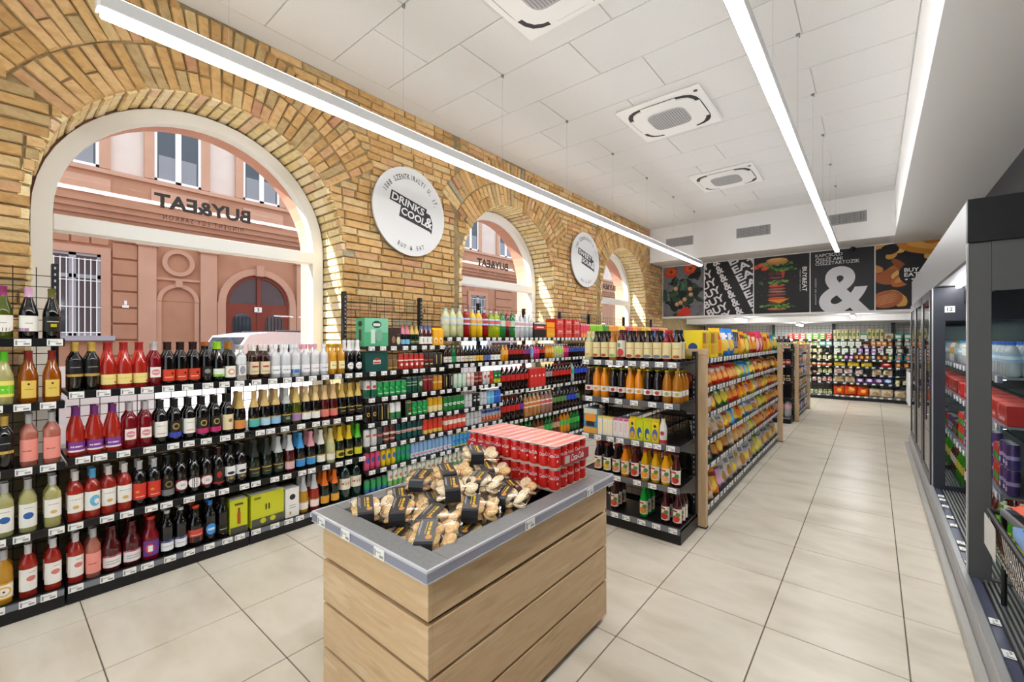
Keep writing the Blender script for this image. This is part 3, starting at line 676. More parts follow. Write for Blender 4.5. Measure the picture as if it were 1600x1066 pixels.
# ---------------------------------------------------------------- shop racks
SHELFM = M('1a1a1d', .35, .2, name='black_shelf'); WIREM = M('1c1c20', .4, .3)
def tag_mesh(w=.066, h=.040):
    b = MB().box(-w/2, w/2, -.0035, -.001, -h, 0, TAGW)
    b.box(-w/2 + .006, w/2 - .02, -.0042, -.0035, -h*.45, -h*.3, M('c4c4c4', .6)); b.box(w*.05, w/2 - .006, -.0042, -.0035, -h*.82, -h*.58, M('9a9a9a', .6)); b.box(-w/2 + .005, -w/2 + .012, -.0042, -.0035, -h*.85, -h*.2, M('8a8a8a', .6))
    return b.build('price_tag')
TAGMESH = tag_mesh(); _sm = {}
def rack(name, label, loc, rotz, W, D, levels, top, phrase, ntags=9, grid=True, posts=(0, 1), railmat=None, base=True, brackets=False, seed=1, back=None, dshelf=None):
    e = empty(name, label, 'shelf rack', loc, rotz); r = random.Random(seed); railmat = railmat or SHELFM
    if base: obj('base_plinth', MB().cbox(.003, W - .003, .012, D, 0, levels[0] - .03, SHELFM, .004), e)
    if back: obj('back_panel', MB().box(.02, W - .02, D - .012, D, levels[0], top, back), e)
    for i, s in enumerate((0, W)):
        if i in posts:
            sx = .018 if s == 0 else -.018
            p = obj('upright_post', MB().cbox(s + sx - .017, s + sx + .017, D - .06, D - .005, levels[0], top, NEARBLK, .003), e)
            q = MB(); z = levels[0] + .1
            while z < top - .03: q.box(s + sx - .004, s + sx + .004, D - .0612, D - .06, z, z + .016, M('b9bbc0', .5)); z += .042
            obj('slots', q, p)
    if grid:
        b = MB(); n = int(W / .092); y = D - .03
        for i in range(1, n): x = W * i / n; b.bar((x, y, levels[0] + .01), (x, y, top - .03), .0024, WIREM)
        z = levels[0] + .03
        while z < top - .02: b.bar((.035, y - .004, z), (W - .035, y - .004, z), .0024, WIREM); z += .072
        obj('wire_grid', b, e)
    for i, z in enumerate(levels):
        d = D - .065 if not dshelf else dshelf
        key = (round(W, 3), round(d, 3), id(railmat), i == 0)
        if key not in _sm:
            b = MB().cbox(.004, W - .004, .002, d, -.026, 0, SHELFM, .003); rl = MB().cbox(.006, W - .006, -.006, .003, -.042, .006, railmat, .002)
            rl.box(.008, W - .008, -.0075, -.006, -.037, -.001, M('777b84', .15, spec=.7) if i == 0 else railmat)
            _sm[key] = (b.build('shelf'), rl.build('price_rail'))
        s = obj('shelf', _sm[key][0], e, (0, 0, z)); obj('price_rail', _sm[key][1], s)
        if brackets:
            for x in (.004, W - .007): obj('shelf_bracket', MB().prism([(.01, -.03), (d, -.13), (d, .01), (.01, .005)], x, x + .003, M('3a3b3f', .4, .3), 'x'), s)
        nt = ntags if isinstance(ntags, int) else ntags[i]
        for k in range(nt):
            x = W * (k + .5) / nt + r.uniform(-.02, .02)
            obj('price_tag', TAGMESH, s, (min(max(x, .04), W - .04), -.0075, .002))
    return dict(e=e, loc=Vector(loc), rz=rotz, W=W, D=D, nm=phrase, lv=levels)

# ---------------------------------------------------------------- goods
PROD = {}
def col(c): return c if not isinstance(c, str) else M(c, .45)
def marks_on(b, mapf, marks):
    for k, m in enumerate(marks):
        c = col(m[-1]); ly = k + 1
        if m[0] == 'r':
            u0, u1, v0, v1 = m[1:5]; n = max(1, int(abs(u1 - u0) * 4))
            for i in range(n):
                a, e = u0 + (u1-u0)*i/n, u0 + (u1-u0)*(i+1)/n
                b.face([mapf(a, v0, ly), mapf(e, v0, ly), mapf(e, v1, ly), mapf(a, v1, ly)], c)
        elif m[0] == 'o':
            u, v, ru, rv = m[1:5]; n = 10
            P = [(u - ru*cos(pi*i/n), rv*sin(pi*i/n)) for i in range(n + 1)]
            for (a, h0), (e, h1) in zip(P, P[1:]):
                q = [mapf(a, v - h0, ly), mapf(e, v - h1, ly), mapf(e, v + h1, ly), mapf(a, v + h0, ly)]
                if h0 < 1e-6: q = [q[0], q[1], q[2]]
                elif h1 < 1e-6: q = [q[0], q[1], q[3]]
                b.face(q, c)
        elif m[0] == 't':
            s, u, v, wu, hv = m[1:6]; vs, fs = text_fit(s, w=wu, h=hv, bold=.02, shear=.15 if s[0] == 'C' else 0, cx=u, cy=v)
            b.add([mapf(x, y, ly) for x, y in vs], fs, c)
def cyl_map(r, z0, z1, half, cx=0., cy=0.):
    return lambda u, v, ly: (cx + (r + .0005 + ly * .0004) * sin(u * half), cy - (r + .0005 + ly * .0004) * cos(u * half), z0 + (z1 - z0) * v)
def strip(b, r, z0, z1, half, mat, n=10): b.lathe([(r + .0005, z0), (r + .0005, z1)], mat, n, None, -half, half)
GL = dict(dark=M('0b0809', .06, coat=.6), green=M('0d1f10', .06, trans=.25), olive=M('6b7a1c', .05, trans=.6, ior=1.33), rose=M('e0402f', .05, trans=.62, ior=1.33), blush=M('f09a84', .05, trans=.6, ior=1.33), red=M('a01222', .05, trans=.5, ior=1.33),
  white=M('eae49a', .04, trans=.58, ior=1.33), gold=M('efb42e', .05, trans=.5, ior=1.33), amber=M('c86c10', .05, trans=.55, ior=1.33), clear=M('f3f6f6', .03, trans=.8, ior=1.33), frost=M('eef0f4', .25, trans=.3), brown=M('3a1508', .06, trans=.3), lime=M('b9cf22', .06, trans=.6, ior=1.33), cola=M('1a0705', .08), orange=M('ee9a10', .1, trans=.25, ior=1.33), yellow=M('f2c20c', .1, trans=.3, ior=1.33), juice=M('e88a0a', .12), peach=M('e8a35a', .1, trans=.4, ior=1.33), cherry=M('4a0a10', .08), grape=M('170a10', .08), apple=M('c97e1a', .1, trans=.3, ior=1.33), mint=M('1fae4a', .1, trans=.3, ior=1.33), petgreen=M('1c8f3a', .1, trans=.5, ior=1.33), ice=M('e6eef2', .06, trans=.55, ior=1.33), lemon=M('e6e8b0', .1, trans=.4, ior=1.33), green2=M('12352a', .08, trans=.2))
for _g in GL.values(): _g.node_tree.nodes['Principled BSDF'].inputs['Coat Weight'].default_value = .7; _g.node_tree.nodes['Principled BSDF'].inputs['Coat Roughness'].default_value = .03
SH = dict(
  bord=[(0, 0), (.033, 0), (.0365, .005), (.0365, .188), (.034, .203), (.020, .228), (.0145, .242), (.0138, .288), (.0155, .290), (.0155, .300), (0, .300)],
  burg=[(0, 0), (.034, 0), (.0385, .006), (.0385, .148), (.036, .168), (.026, .205), (.018, .235), (.0145, .255), (.014, .288), (.0155, .290), (.0155, .300), (0, .300)],
  spark=[(0, 0), (.035, 0), (.0405, .006), (.0405, .145), (.037, .170), (.027, .205), (.0185, .24), (.0155, .265), (.016, .285), (.0175, .290), (.0175, .300), (.013, .308), (0, .308)],
  carafe=[(0, 0), (.040, 0), (.0465, .01), (.0465, .14), (.043, .165), (.028, .195), (.024, .205), (.027, .22), (.021, .245), (.019, .268), (.022, .27), (.022, .284), (0, .284)],
  spirit=[(0, 0), (.034, 0), (.037, .004), (.037, .175), (.033, .195), (.016, .213), (.0145, .245), (.018, .246), (.018, .275), (0, .275)],
  juice=[(0, 0), (.034, 0), (.038, .008), (.037, .09), (.0385, .15), (.034, .185), (.022, .225), (.017, .238), (.019, .239), (.019, .262), (0, .262)],
  syrup=[(0, 0), (.030, 0), (.033, .006), (.033, .13), (.031, .15), (.015, .185), (.0135, .205), (.016, .206), (.016, .226), (0, .226)],
  pet=[(0, 0), (.030, 0), (.044, .012), (.0445, .10), (.0425, .12), (.0445, .14), (.0445, .205), (.040, .235), (.022, .275), (.014, .292), (.015, .293), (.015, .315), (0, .315)],
  petbig=[(0, 0), (.036, 0), (.051, .014), (.0515, .12), (.049, .14), (.0515, .16), (.0515, .23), (.045, .265), (.024, .30), (.015, .315), (.016, .316), (.016, .338), (0, .338)],
  petsm=[(0, 0), (.022, 0), (.032, .01), (.032, .07), (.0305, .085), (.032, .10), (.0315, .14), (.022, .175), (.013, .19), (.014, .191), (.014, .212), (0, .212)],
  beer=[(0, 0), (.026, 0), (.030, .005), (.030, .12), (.027, .145), (.014, .18), (.0125, .205), (.0135, .206), (.0135, .214), (0, .214)],
  beerpet=[(0, 0), (.040, 0), (.052, .014), (.052, .19), (.047, .215), (.05, .23), (.032, .275), (.017, .30), (.018, .301), (.018, .322), (0, .322)],
  tomato=[(0, 0), (.032, 0), (.036, .006), (.036, .15), (.030, .185), (.018, .215), (.016, .245), (.019, .246), (.019, .268), (0, .268)])
KIND = dict(bord='wine_bottle', burg='wine_bottle', spark='sparkling_bottle', carafe='wine_carafe', spirit='spirit_bottle', juice='juice_bottle', tomato='juice_bottle', syrup='syrup_bottle', pet='soda_bottle', petbig='soda_bottle', petsm='drink_bottle', beer='beer_bottle', beerpet='beer_bottle')
def rad(shape, z):
    p = SH[shape]
    for (r0, z0), (r1, z1) in zip(p, p[1:]):
        if z0 <= z <= z1 and z1 > z0: return r0 + (r1 - r0) * (z - z0) / (z1 - z0)
    return .03
def bottle(key, look, shape, glass, cap, lab=None, marks=(), z0=.045, z1=.135, half=75, caph=.055, bulge=.0009, band=None, seg=18, sc=1., lab2=None, kind=None):
    nmk = kind or KIND[shape]
    prof = [(r * sc, z * sc) for r, z in SH[shape]]; g = GL[glass] if isinstance(glass, str) else glass; H = prof[-1][1]
    parts = [(nmk, MB().lathe(prof, g, seg).build(nmk, 60), 0)]
    if cap:
        zc = H - caph * sc; cp = [(r + bulge, z) for r, z in prof if z > zc + .001 and r > 0]
        r0 = rad(shape, zc / sc) * sc + bulge
        parts.append(('cap', MB().lathe([(r0, zc)] + cp + [(cp[-1][0], H + .0012), (0, H + .0012)], col(cap), 14).build('cap', 50), 1))
    if band:   # full-width wrap: (z0, z1, colour)
        b = MB()
        for q, (a, c, m) in enumerate(band):
            rm = max(rad(shape, a + (c - a) * k / 8) for k in range(9)) * sc + .0004 + .0003 * q; b.lathe([(rm, a * sc), (rm, c * sc)], col(m), seg)
        parts.append(('wrap_label', b.build('wrap_label'), 1))
    if lab:
        b = MB(); r = max(rad(shape, z0), rad(shape, z1), rad(shape, (z0+z1)/2)) * sc; hf = radians(half)
        strip(b, r, z0 * sc, z1 * sc, hf, col(lab)); marks_on(b, cyl_map(r, z0 * sc, z1 * sc, hf), marks)
        parts.append(('label', b.raw('label'), 1))
    w = 2 * max(r for r, z in prof)
    PROD[key] = dict(look=look, cat=nmk.replace('_', ' '), w=w + .002, d=w + .002, h=H, parts=parts, name=nmk)
def can(key, look, base, bands=(), marks=(), h=.166, r=.0325, half=70, lid='c4c7cb', name='can'):
    b = MB(); b.lathe([(0, 0), (r * .78, 0), (r, .009), (r, h - .014), (r * .84, h - .002)], col(base) if not isinstance(base, str) else M(base, .28, .05, coat=.3), 18)
    b.lathe([(r * .84, h - .002), (r * .84, h), (r * .78, h), (r * .76, h - .004), (0, h - .004)], M(lid, .3, .9), 18)
    for z0, z1, c in bands: b.lathe([(r + .0003, h * z0), (r + .0003, h * z1)], M(c, .28, .05, coat=.3) if isinstance(c, str) else c, 18)
    marks_on(b, cyl_map(r, h * .08, h * .90, radians(half)), marks)
    me = b.raw(name); bm = bmesh.new(); bm.from_mesh(me); bmesh.ops.remove_doubles(bm, verts=bm.verts, dist=1e-6); bm.to_mesh(me); bm.free(); me.set_sharp_from_angle(angle=radians(35))
    PROD[key] = dict(look=look, cat='can', w=2*r + .0015, d=2*r + .0015, h=h, parts=[('can', me, 0)], name=name)
def flat_map(w, y, z0, h): return lambda u, v, ly: (u * w / 2, y - ly * .0006, z0 + h * v)
def box(key, look, w, d, h, base, marks=(), cat='box', name='box', gable=False, cap=None, side=None, top=None, rough=.45):
    m = M(base, rough) if isinstance(base, str) else base; b = MB()
    if gable: b.prism([(-d/2, 0), (d/2, 0), (d/2, h*.86), (.006, h*.97), (.006, h), (-.006, h), (-.006, h*.97), (-d/2, h*.86)], -w/2, w/2, m, 'x')
    else: b.cbox(-w/2, w/2, -d/2, d/2, 0, h, m, .0025)
    if top: b.box(-w/2 + .003, w/2 - .003, -d/2 + .003, d/2 - .003, h, h + .0008, col(top))
    parts = [(name, b.build(name), 0)]
    if marks:
        q = MB(); marks_on(q, flat_map(w - .006, -d/2 - .0003, .002, (h * .84 if gable else h) - .004), marks); 
        if side:
            for s in (-1, 1): marks_on(q, lambda u, v, ly, s=s: (s * (w/2 + .0003 + ly*.0006), u * (d/2 - .003), .002 + (h - .004) * v), side)
        parts.append(('printed_front', q.raw('printed_front'), 1))
    if cap: parts.append(('cap', MB().lathe([(0, 0), (.013, 0), (.013, .014), (0, .014)], col(cap), 12, Matrix.Translation((0, -d/4 if gable else 0, h * (.90 if gable else 1)))).build('cap'), 1))
    PROD[key] = dict(look=look, cat=cat, w=w + .003, d=d + .003, h=h, parts=parts, name=name)
def inside(m, u, v):
    if m[0] == 'r': return m[1] <= u <= m[2] and m[3] <= v <= m[4]
    return ((u - m[1]) / m[3]) ** 2 + ((v - m[2]) / m[4]) ** 2 <= 1
def bag(key, look, w, h, d, base, marks=(), seed=1, rough=.28, cat='bag', name='snack_bag', base2=None):
    r = random.Random(seed); b = MB(); n, m = 10, 12; P = {}
    ph = [r.uniform(0, 6) for _ in range(4)]
    for sd in (-1, 1):
        for i in range(n + 1):
            for j in range(m + 1):
                u, v = -1 + 2*i/n, j/m
                vv = min(max((v - .04) / .88, 0), 1); t = d/2 * (max(1 - abs(u) ** 4, 0)) ** .5 * (max(1 - abs(2*vv - 1) ** 4, 0)) ** .5 * (1 - .25 * v)
                if v > .92 or v < .04: t = .0008
                t += (d * .10 * sin(u*7 + ph[0] + v*5) * sin(v*8 - u*4 + ph[1]) if t > .002 else 0)
                x = u * w/2 * (1 - .10 * (t / (d/2 + 1e-6)) ** 2 * (abs(u) > .5)); 
                P[sd, i, j] = (x, sd * t + .002 * sin(u*4 + ph[2]), v * h + (.003 * sin(u*6 + ph[3]) if j in (0, m) else 0))
    mats = [col(base) if not isinstance(base, str) else M(base, rough)] + [M(k[-1], rough) for k in marks]
    for sd in (-1, 1):
        for i in range(n):
            for j in range(m):
                u, v = -1 + 2*(i+.5)/n, (j+.5)/m; mt = mats[0]
                for k, mk in enumerate(marks):
                    if inside(mk, u, v) and (sd < 0 or mk[0] == 'r'): mt = mats[k+1]
                q = [P[sd, i, j], P[sd, i+1, j], P[sd, i+1, j+1], P[sd, i, j+1]]
                b.face(q if sd < 0 else q[::-1], mt, True)
    PROD[key] = dict(look=look, cat=cat, w=w * .97, d=d, h=h, parts=[(name, b.build(name, 50), 0)], name=name, tilt=True)
def jar(key, look, r, h, content, lid, lab=None, marks=()):
    b = MB().lathe([(0, 0), (r*.9, 0), (r, .006), (r, h*.74), (r*.8, h*.83), (r*.8, h*.85), (0, h*.85)], content, 14)
    parts = [('jar', b.build('jar'), 0), ('lid', MB().lathe([(r*.86, h*.84), (r*.86, h), (0, h)], col(lid), 14).build('lid'), 1)]
    if lab:
        q = MB(); strip(q, r, h*.15, h*.62, 1.3, col(lab), 6); marks_on(q, cyl_map(r, h*.15, h*.62, 1.3), marks); parts.append(('label', q.raw('label'), 1))
    PROD[key] = dict(look=look, cat='jar', w=2*r + .002, d=2*r + .002, h=h, parts=parts, name='jar')
LABELS = {}; BADLAB = []
def place(key, loc, rz, label, group=None, tilt=0., sc=1., roll=0.):
    p = PROD[key]; root = None
    for nm, me, lvl in p['parts']:
        o = bpy.data.objects.new(p['name'] if lvl == 0 else nm, me); COL.objects.link(o)
        if lvl == 0:
            root = o; o.location = loc; o.rotation_euler = (tilt, roll, rz); o.scale = (sc, sc, sc)
        else: o.parent = root
    n = len(label.replace('-', ' ').split())
    if label in LABELS or n > 16: BADLAB.append((n, label))
    LABELS[label] = 1
    tag(root, label, p['cat'], group); return root
RN = random.Random(11)
SHN = ['bottom shelf', 'second shelf', 'third shelf', 'fourth shelf', 'fifth shelf', 'sixth shelf', 'seventh shelf', 'eighth shelf']
def fill(R, lvl, runs, inset=.012, rows=1, x0=0., x1=None, tilt=None, lean=0., stack=1, jit=.5, spin=.06, skipback=(), turn=0.):
    x1 = R['W'] if x1 is None else x1; items = [k for k, n in runs for _ in range(n)]
    tot = sum(PROD[k]['w'] if k[0] != '_' else float(k[1:]) for k in items); W = x1 - x0 - .012
    kx = 1.
    if tot > W: kx = W / tot
    gap = max(W - tot, 0) / len(items); x = x0 + .006; z = R['lv'][lvl] + .0012
    sn = 'top shelf' if lvl == len(R['lv']) - 1 else SHN[lvl]; c, s = cos(R['rz']), sin(R['rz']); idx = 0
    for k in items:
        if k[0] == '_': x += float(k[1:]) * kx + gap; continue
        p = PROD[k]; w = p['w'] * kx; xc = x + w / 2 + gap / 2
        for row in range(rows):
            if row and (k in skipback or RN.random() < .06): continue
            jx = RN.uniform(-1, 1) * gap * .3 * jit; y = inset + p['d'] * kx * (.5 + row * 1.03) + RN.uniform(0, .006)
            if p.get('tilt'): y += lean * p['h'] * .0
            for st in range(stack):
                lx, ly = xc + jx, y
                loc = R['loc'] + Vector((lx * c - ly * s, lx * s + ly * c, z + st * (p['h'] + .001)))
                w8 = (['', 'second row, ', 'third row, '][row]) + (['', 'second layer, ', 'third layer, '][st]); lk = p['look'] if len(p['look'].replace('-', ' ').split()) < 6 else p['look'].replace(' with ', ', ')
                lb = f"{lk}, {w8}{nth(idx)} from left, {sn} of {R['nm']}"
                if p.get('tilt'):
                    tl = -(lean + RN.uniform(-.05, .08)); o = place(k, loc, R['rz'] + turn + RN.uniform(-.16, .16), lb, 'goods in the ' + R['nm'], tilt=tl, sc=kx * RN.uniform(.9, 1.08))
                else: place(k, loc, R['rz'] + RN.uniform(-spin, spin), lb, 'goods in the ' + R['nm'], sc=kx)
        x += w + gap; idx += 1
# wine and spirits
CW = 'f1eee6'
bottle('w_wave', 'magenta-capped white wine', 'burg', 'olive', '8c2a5e', CW, [('r', -1, 1, 0, .22, '4a1a38'), ('o', .1, .2, .9, .25, CW), ('r', -.3, .3, .5, .54, '999999')])
bottle('w_wave2', 'pink-capped dark wine', 'burg', 'dark', 'd9a8c8', CW, [('r', -1, 0, 0, .2, 'b58aa8'), ('r', -.3, .3, .5, .54, '999999')])
bottle('w_blk', 'olive-capped black-label wine', 'burg', 'dark', '5d5a1c', '16150f', [('r', -.5, .5, .62, .68, 'c9c9b0'), ('r', -.2, .3, .3, .5, 'c8b81e')])
bottle('w_yel', 'yellow-capped white wine', 'burg', 'olive', 'd6b51a', CW)
bottle('w_lime', 'green-capped pale wine', 'burg', 'white', '5cc41f', 'eddf70', [('r', -1, 1, .18, .72, '6fcb2a'), ('r', -.4, .3, .42, .5, 'f0f0d0')])
bottle('w_amb', 'red-capped amber wine', 'burg', 'amber', '8c1d14', 'e6c65e', [('o', 0, .8, .16, .06, '3a2a10'), ('r', -.5, .5, .48, .52, 'a98a3a')], half=48, z0=.03, z1=.13)
bottle('w_gold', 'gold-capped dark wine', 'bord', 'dark', 'c9a64b', '111010', [('r', -1, 1, 0, .16, 'c2a04e'), ('r', -.5, .5, .55, .6, '8a8a8a')], z0=.09, z1=.19)
bottle('w_pink', 'rosé with pink label', 'bord', 'blush', 'b5b5b8', 'f0988c', [('r', -.6, .2, .45, .5, 'b0564c')], z0=.03, z1=.155)
bottle('w_bluo', 'white wine with blue oval', 'bord', 'white', 'b9b9bd', CW, [('o', 0, .5, .45, .14, '2f5fa8'), ('r', -.4, .4, .82, .84, '888888')], z0=.03, z1=.165)
bottle('w_pale', 'pale wine with white label', 'bord', 'white', 'c6c6ca', CW, [('o', 0, .3, .3, .1, 'd8b070'), ('r', -.5, .5, .7, .73, '999999')], z0=.06, z1=.165)
bottle('w_ring', 'yellow wine with orange ring', 'bord', 'gold', 'bcbcc0', 'f3efe2', [('r', -1, 1, .9, 1, 'e0a41e'), ('r', -1, 1, 0, .08, 'e0a41e'), ('o', 0, .48, .62, .3, 'e6a92a'), ('o', 0, .48, .46, .22, 'f3efe2'), ('o', 0, .48, .1, .06, '222222')], z0=.03, z1=.12)
bottle('w_greenlab', 'white wine with green spot', 'bord', 'white', 'bdbdbd', CW, [('o', 0, .4, .5, .2, '4ea02c')], z0=.03, z1=.16)
bottle('r_oval', 'rosé with pink oval label', 'bord', 'rose', 'd3d3d6', CW, [('o', .25, .55, .42, .12, 'd87a78'), ('r', 0, .6, .82, .84, '777777')], z0=.04, z1=.165)
bottle('r_yellow', 'rosé with yellow label', 'burg', 'rose', 'a8201c', 'ecd98a', [('r', -.6, .6, .55, .6, 'c0a860'), ('o', .65, .2, .2, .08, 'c0412c')], z0=.03, z1=.095)
bottle('r_round', 'red rosé with round label', 'bord', 'red', 'c8c4c8', CW, [('o', 0, .5, .75, .3, 'd98a98'), ('r', -.6, .6, .46, .54, CW)], z0=.06, z1=.13, half=50)
bottle('r_purple', 'rosé with purple label', 'burg', 'rose', '7a2f7c', '7d3a92', [('r', -.6, .5, .45, .6, 'e8dcec'), ('r', -1, 1, 0, .18, 'ece4ec')], z0=.03, z1=.09)
bottle('r_blob', 'rosé with light-blue blob', 'bord', 'rose', '4fa6d6', CW, [('o', .25, .5, .55, .3, '6cb4dc'), ('o', .4, .45, .28, .14, CW)], z0=.05, z1=.165)
bottle('r_white', 'rosé with plain white label', 'bord', 'rose', 'd9d6d4', CW, [('r', -.6, .6, .7, .74, '999999'), ('o', 0, .3, .3, .1, 'd9b070')], z0=.055, z1=.165)
bottle('d_red', 'dark wine with red label', 'bord', 'dark', 'b7b7b9', 'd0392a', [('o', -.3, .5, .22, .08, 'e0922a'), ('r', -.5, .5, .15, .2, 'f0c0b0')], z0=.05, z1=.155)
bottle('d_red2', 'dark wine, orange-red label', 'bord', 'dark', '2b0e0c', 'cf4024', [('o', .3, .65, .16, .1, '1a1a1a'), ('r', -.6, .4, .3, .36, 'f0c8a0')], z0=.03, z1=.11)
bottle('d_plain', 'dark wine with orange top', 'bord', 'dark', 'b5652a', '161616', [('o', 0, .5, .4, .25, '8a8a8a')], z0=.05, z1=.12, caph=.03)
bottle('d_lime', 'dark wine with lime cap', 'burg', 'dark', '9bd12a', 'e9eedd', [('r', -1, 1, 0, .3, '7cba3a')], z0=.04, z1=.1)
bottle('d_circ', 'dark wine with orange circle', 'bord', 'dark', 'b87a36', CW, [('o', 0, .5, .5, .26, 'e0944a'), ('o', 0, .5, .3, .16, CW)], z0=.03, z1=.115)
bottle('d_white', 'dark wine with white label', 'bord', 'dark', '161414', CW, [('r', -.5, .5, .2, .24, 'c04a4a'), ('r', -.5, .5, .7, .73, 'a5a5a5')], z0=.05, z1=.155)
bottle('d_emb', 'dark wine, pink base', 'bord', 'dark', '141212', '1a1716', [('o', 0, .66, .42, .2, 'b0934c'), ('o', 0, .66, .26, .12, '1a1716'), ('r', -1, 1, 0, .32, 'bf2d68')], z0=.035, z1=.15)
bottle('d_embb', 'dark wine, blue base', 'bord', 'dark', '141212', '1a1716', [('o', 0, .66, .42, .2, 'b0934c'), ('o', 0, .66, .26, .12, '1a1716'), ('r', -1, 1, 0, .3, '3a49b8')], z0=.035, z1=.15)
bottle('d_embg', 'dark wine, grey base', 'bord', 'dark', '141212', '1a1716', [('o', 0, .66, .42, .2, '8f7a3c'), ('o', 0, .66, .26, .12, '1a1716'), ('r', -1, 1, 0, .35, '77797b')], z0=.035, z1=.15)
bottle('d_cream', 'dark wine with cream label', 'bord', 'dark', '171214', 'e8d9ae', [('o', .2, .6, .3, .12, 'a06a4a')], z0=.035, z1=.15)
bottle('d_oval', 'dark wine with white oval', 'bord', 'dark', '141212', '1c1414', [('o', 0, .5, .98, .5, 'f0ecec'), ('o', 0, .5, .25, .12, '8f8f8f'), ('o', 0, .5, .14, .06, 'f0ecec')], z0=.05, z1=.12)
bottle('d_ovalr', 'dark wine, red-ringed oval', 'bord', 'dark', '141212', '8f1f22', [('o', 0, .5, .86, .44, 'f0ecec'), ('o', 0, .5, .25, .12, '8f8f8f'), ('o', 0, .5, .14, .06, 'f0ecec')], z0=.05, z1=.12)
bottle('d_bull', 'dark wine with bull label', 'bord', 'dark', '3a1512', '141010', [('o', 0, .6, .35, .22, 'b52a22'), ('r', -1, 1, 0, .12, 'a82420')], z0=.04, z1=.15)
bottle('d_bw', 'dark wine with split label', 'bord', 'dark', '141414', 'ececec', [('r', -1, 1, 0, .35, '17171a'), ('o', 0, .2, .3, .1, 'b08a4a'), ('o', 0, .55, .5, .1, '26262a')], z0=.04, z1=.15)
bottle('c_carafe', 'round dark-red wine carafe', 'carafe', 'cherry', None, 'ece8e6', [('r', -1, 1, .86, 1, 'a5304e'), ('r', -.6, .6, .5, .55, '8a8a8a'), ('r', -.6, .6, .3, .35, '8a8a8a')], z0=.03, z1=.105, half=70)
bottle('c_carafev', 'red-capped violet-label carafe', 'carafe', 'red', 'b82a1e', '6a3a8c', [('o', -.2, .5, .5, .3, 'd8463c'), ('r', -.4, .1, .3, .7, 'f2f2f2')], z0=.03, z1=.13, half=60, caph=.02)
bottle('d_short', 'dark bottle, white-blue label', 'bord', 'dark', 'c9c9c9', 'eceef2', [('r', -1, 1, .8, 1, '3a4a8a'), ('r', -.6, .6, .4, .45, '9a9a9a')], z0=.03, z1=.1, caph=.02)
bottle('d_big', 'large orange-capped bottle', 'carafe', 'dark', 'd2482a', 'c8473a', [('r', -1, 1, 0, .45, '26201e'), ('r', -.6, .6, .55, .6, 'f0d0b0')], z0=.03, z1=.12, caph=.02)
bottle('d_dia', 'dark bottle with blue diamond', 'bord', 'dark', '2c6fc4', '101014', [('o', 0, .5, .7, .45, '3f8fd8'), ('o', 0, .5, .5, .1, 'c8e0f4')], z0=.05, z1=.14, caph=.035)
bottle('d_black', 'plain black bottle', 'bord', 'dark', '121212', '15140f', [('r', -.5, .5, .4, .5, 'b8b8a8')], z0=.04, z1=.1)
bottle('s_clear', 'clear bottle with grey oval', 'spirit', 'clear', 'e6e6e6', 'f0f0f0', [('o', 0, .5, .7, .4, '9a9aa8')], z0=.04, z1=.12, half=45, caph=.03)
bottle('s_brown', 'brown bitters, cream label', 'spirit', 'brown', 'ece4e0', 'e0cfae', [('r', -.5, .5, .55, .68, 'a5403a'), ('r', -.6, .6, .2, .25, '8a7a5a')], z0=.04, z1=.14, caph=.05)
bottle('s_frost', 'frosted white spirit bottle', 'spirit', 'frost', 'eceef0', 'eef0f2', [('r', -.6, .6, .4, .52, '55575c')], z0=.035, z1=.1, caph=.04)
bottle('s_frostb', 'frosted bottle with blue label', 'spirit', 'frost', 'dfe4ea', 'eef0f2', [('r', -1, 1, 0, .45, '3a7cc8')], z0=.035, z1=.1, caph=.04)
bottle('s_frostp', 'frosted bottle with pink cap', 'spirit', 'frost', 'e0a8b8', 'f2f0f2', [('r', -.6, .6, .4, .52, '8a6a72')], z0=.035, z1=.1, caph=.045)
bottle('s_yel', 'yellow liqueur bottle', 'spirit', 'gold', 'c9b45a', 'f0e6b0', [('r', -.6, .6, .4, .5, 'b08a2a')], z0=.05, z1=.12, half=50, caph=.03)
FO = .125
bottle('p_blkw', 'black sparkling with white foil', 'spark', 'dark', 'e9e9ea', '1c1c1e', [('o', 0, .5, .62, .45, 'ececec'), ('r', -.4, .4, .44, .54, 'b0463a')], z0=.035, z1=.105, caph=.10)
def spk(key, look, glass, foil, lab, mk=(), **kw): bottle(key, look, 'spark', glass, foil, lab, [('r', -1, 1, .86, 1, 'c0a050')] + list(mk), z0=.03, z1=.095, caph=FO, **kw)
spk('p_orl', 'gold-foil sparkling, orange label', 'dark', 'd0ac62', 'd98a48'); spk('p_teal', 'gold-foil sparkling, teal label', 'dark', 'cfae6a', '4fb0a8'); spk('p_lbl', 'gold-foil sparkling, pale-blue label', 'dark', 'd0b070', 'a9cfe4'); spk('p_blu', 'gold-foil sparkling, blue label', 'dark', 'cdae70', '8fbce0')
spk('p_grn', 'green sparkling with red seal', 'green', 'b8bcbc', '1f2a1c', [('o', 0, .5, .4, .2, '7a8a6a')]); spk('p_pur', 'gold-foil sparkling, purple label', 'olive', 'd6b86a', 'a07cae'); spk('p_wht', 'gold-foil sparkling, white label', 'dark', 'd8bc80', 'ecebe6'); spk('p_pnk', 'gold-foil sparkling, pink label', 'cherry', 'd6b47c', 'd9736c'); spk('p_blk', 'gold-foil sparkling, black label', 'dark', 'd2b258', '1a1916', [('r', -.5, .5, .4, .5, 'b89a4a')])
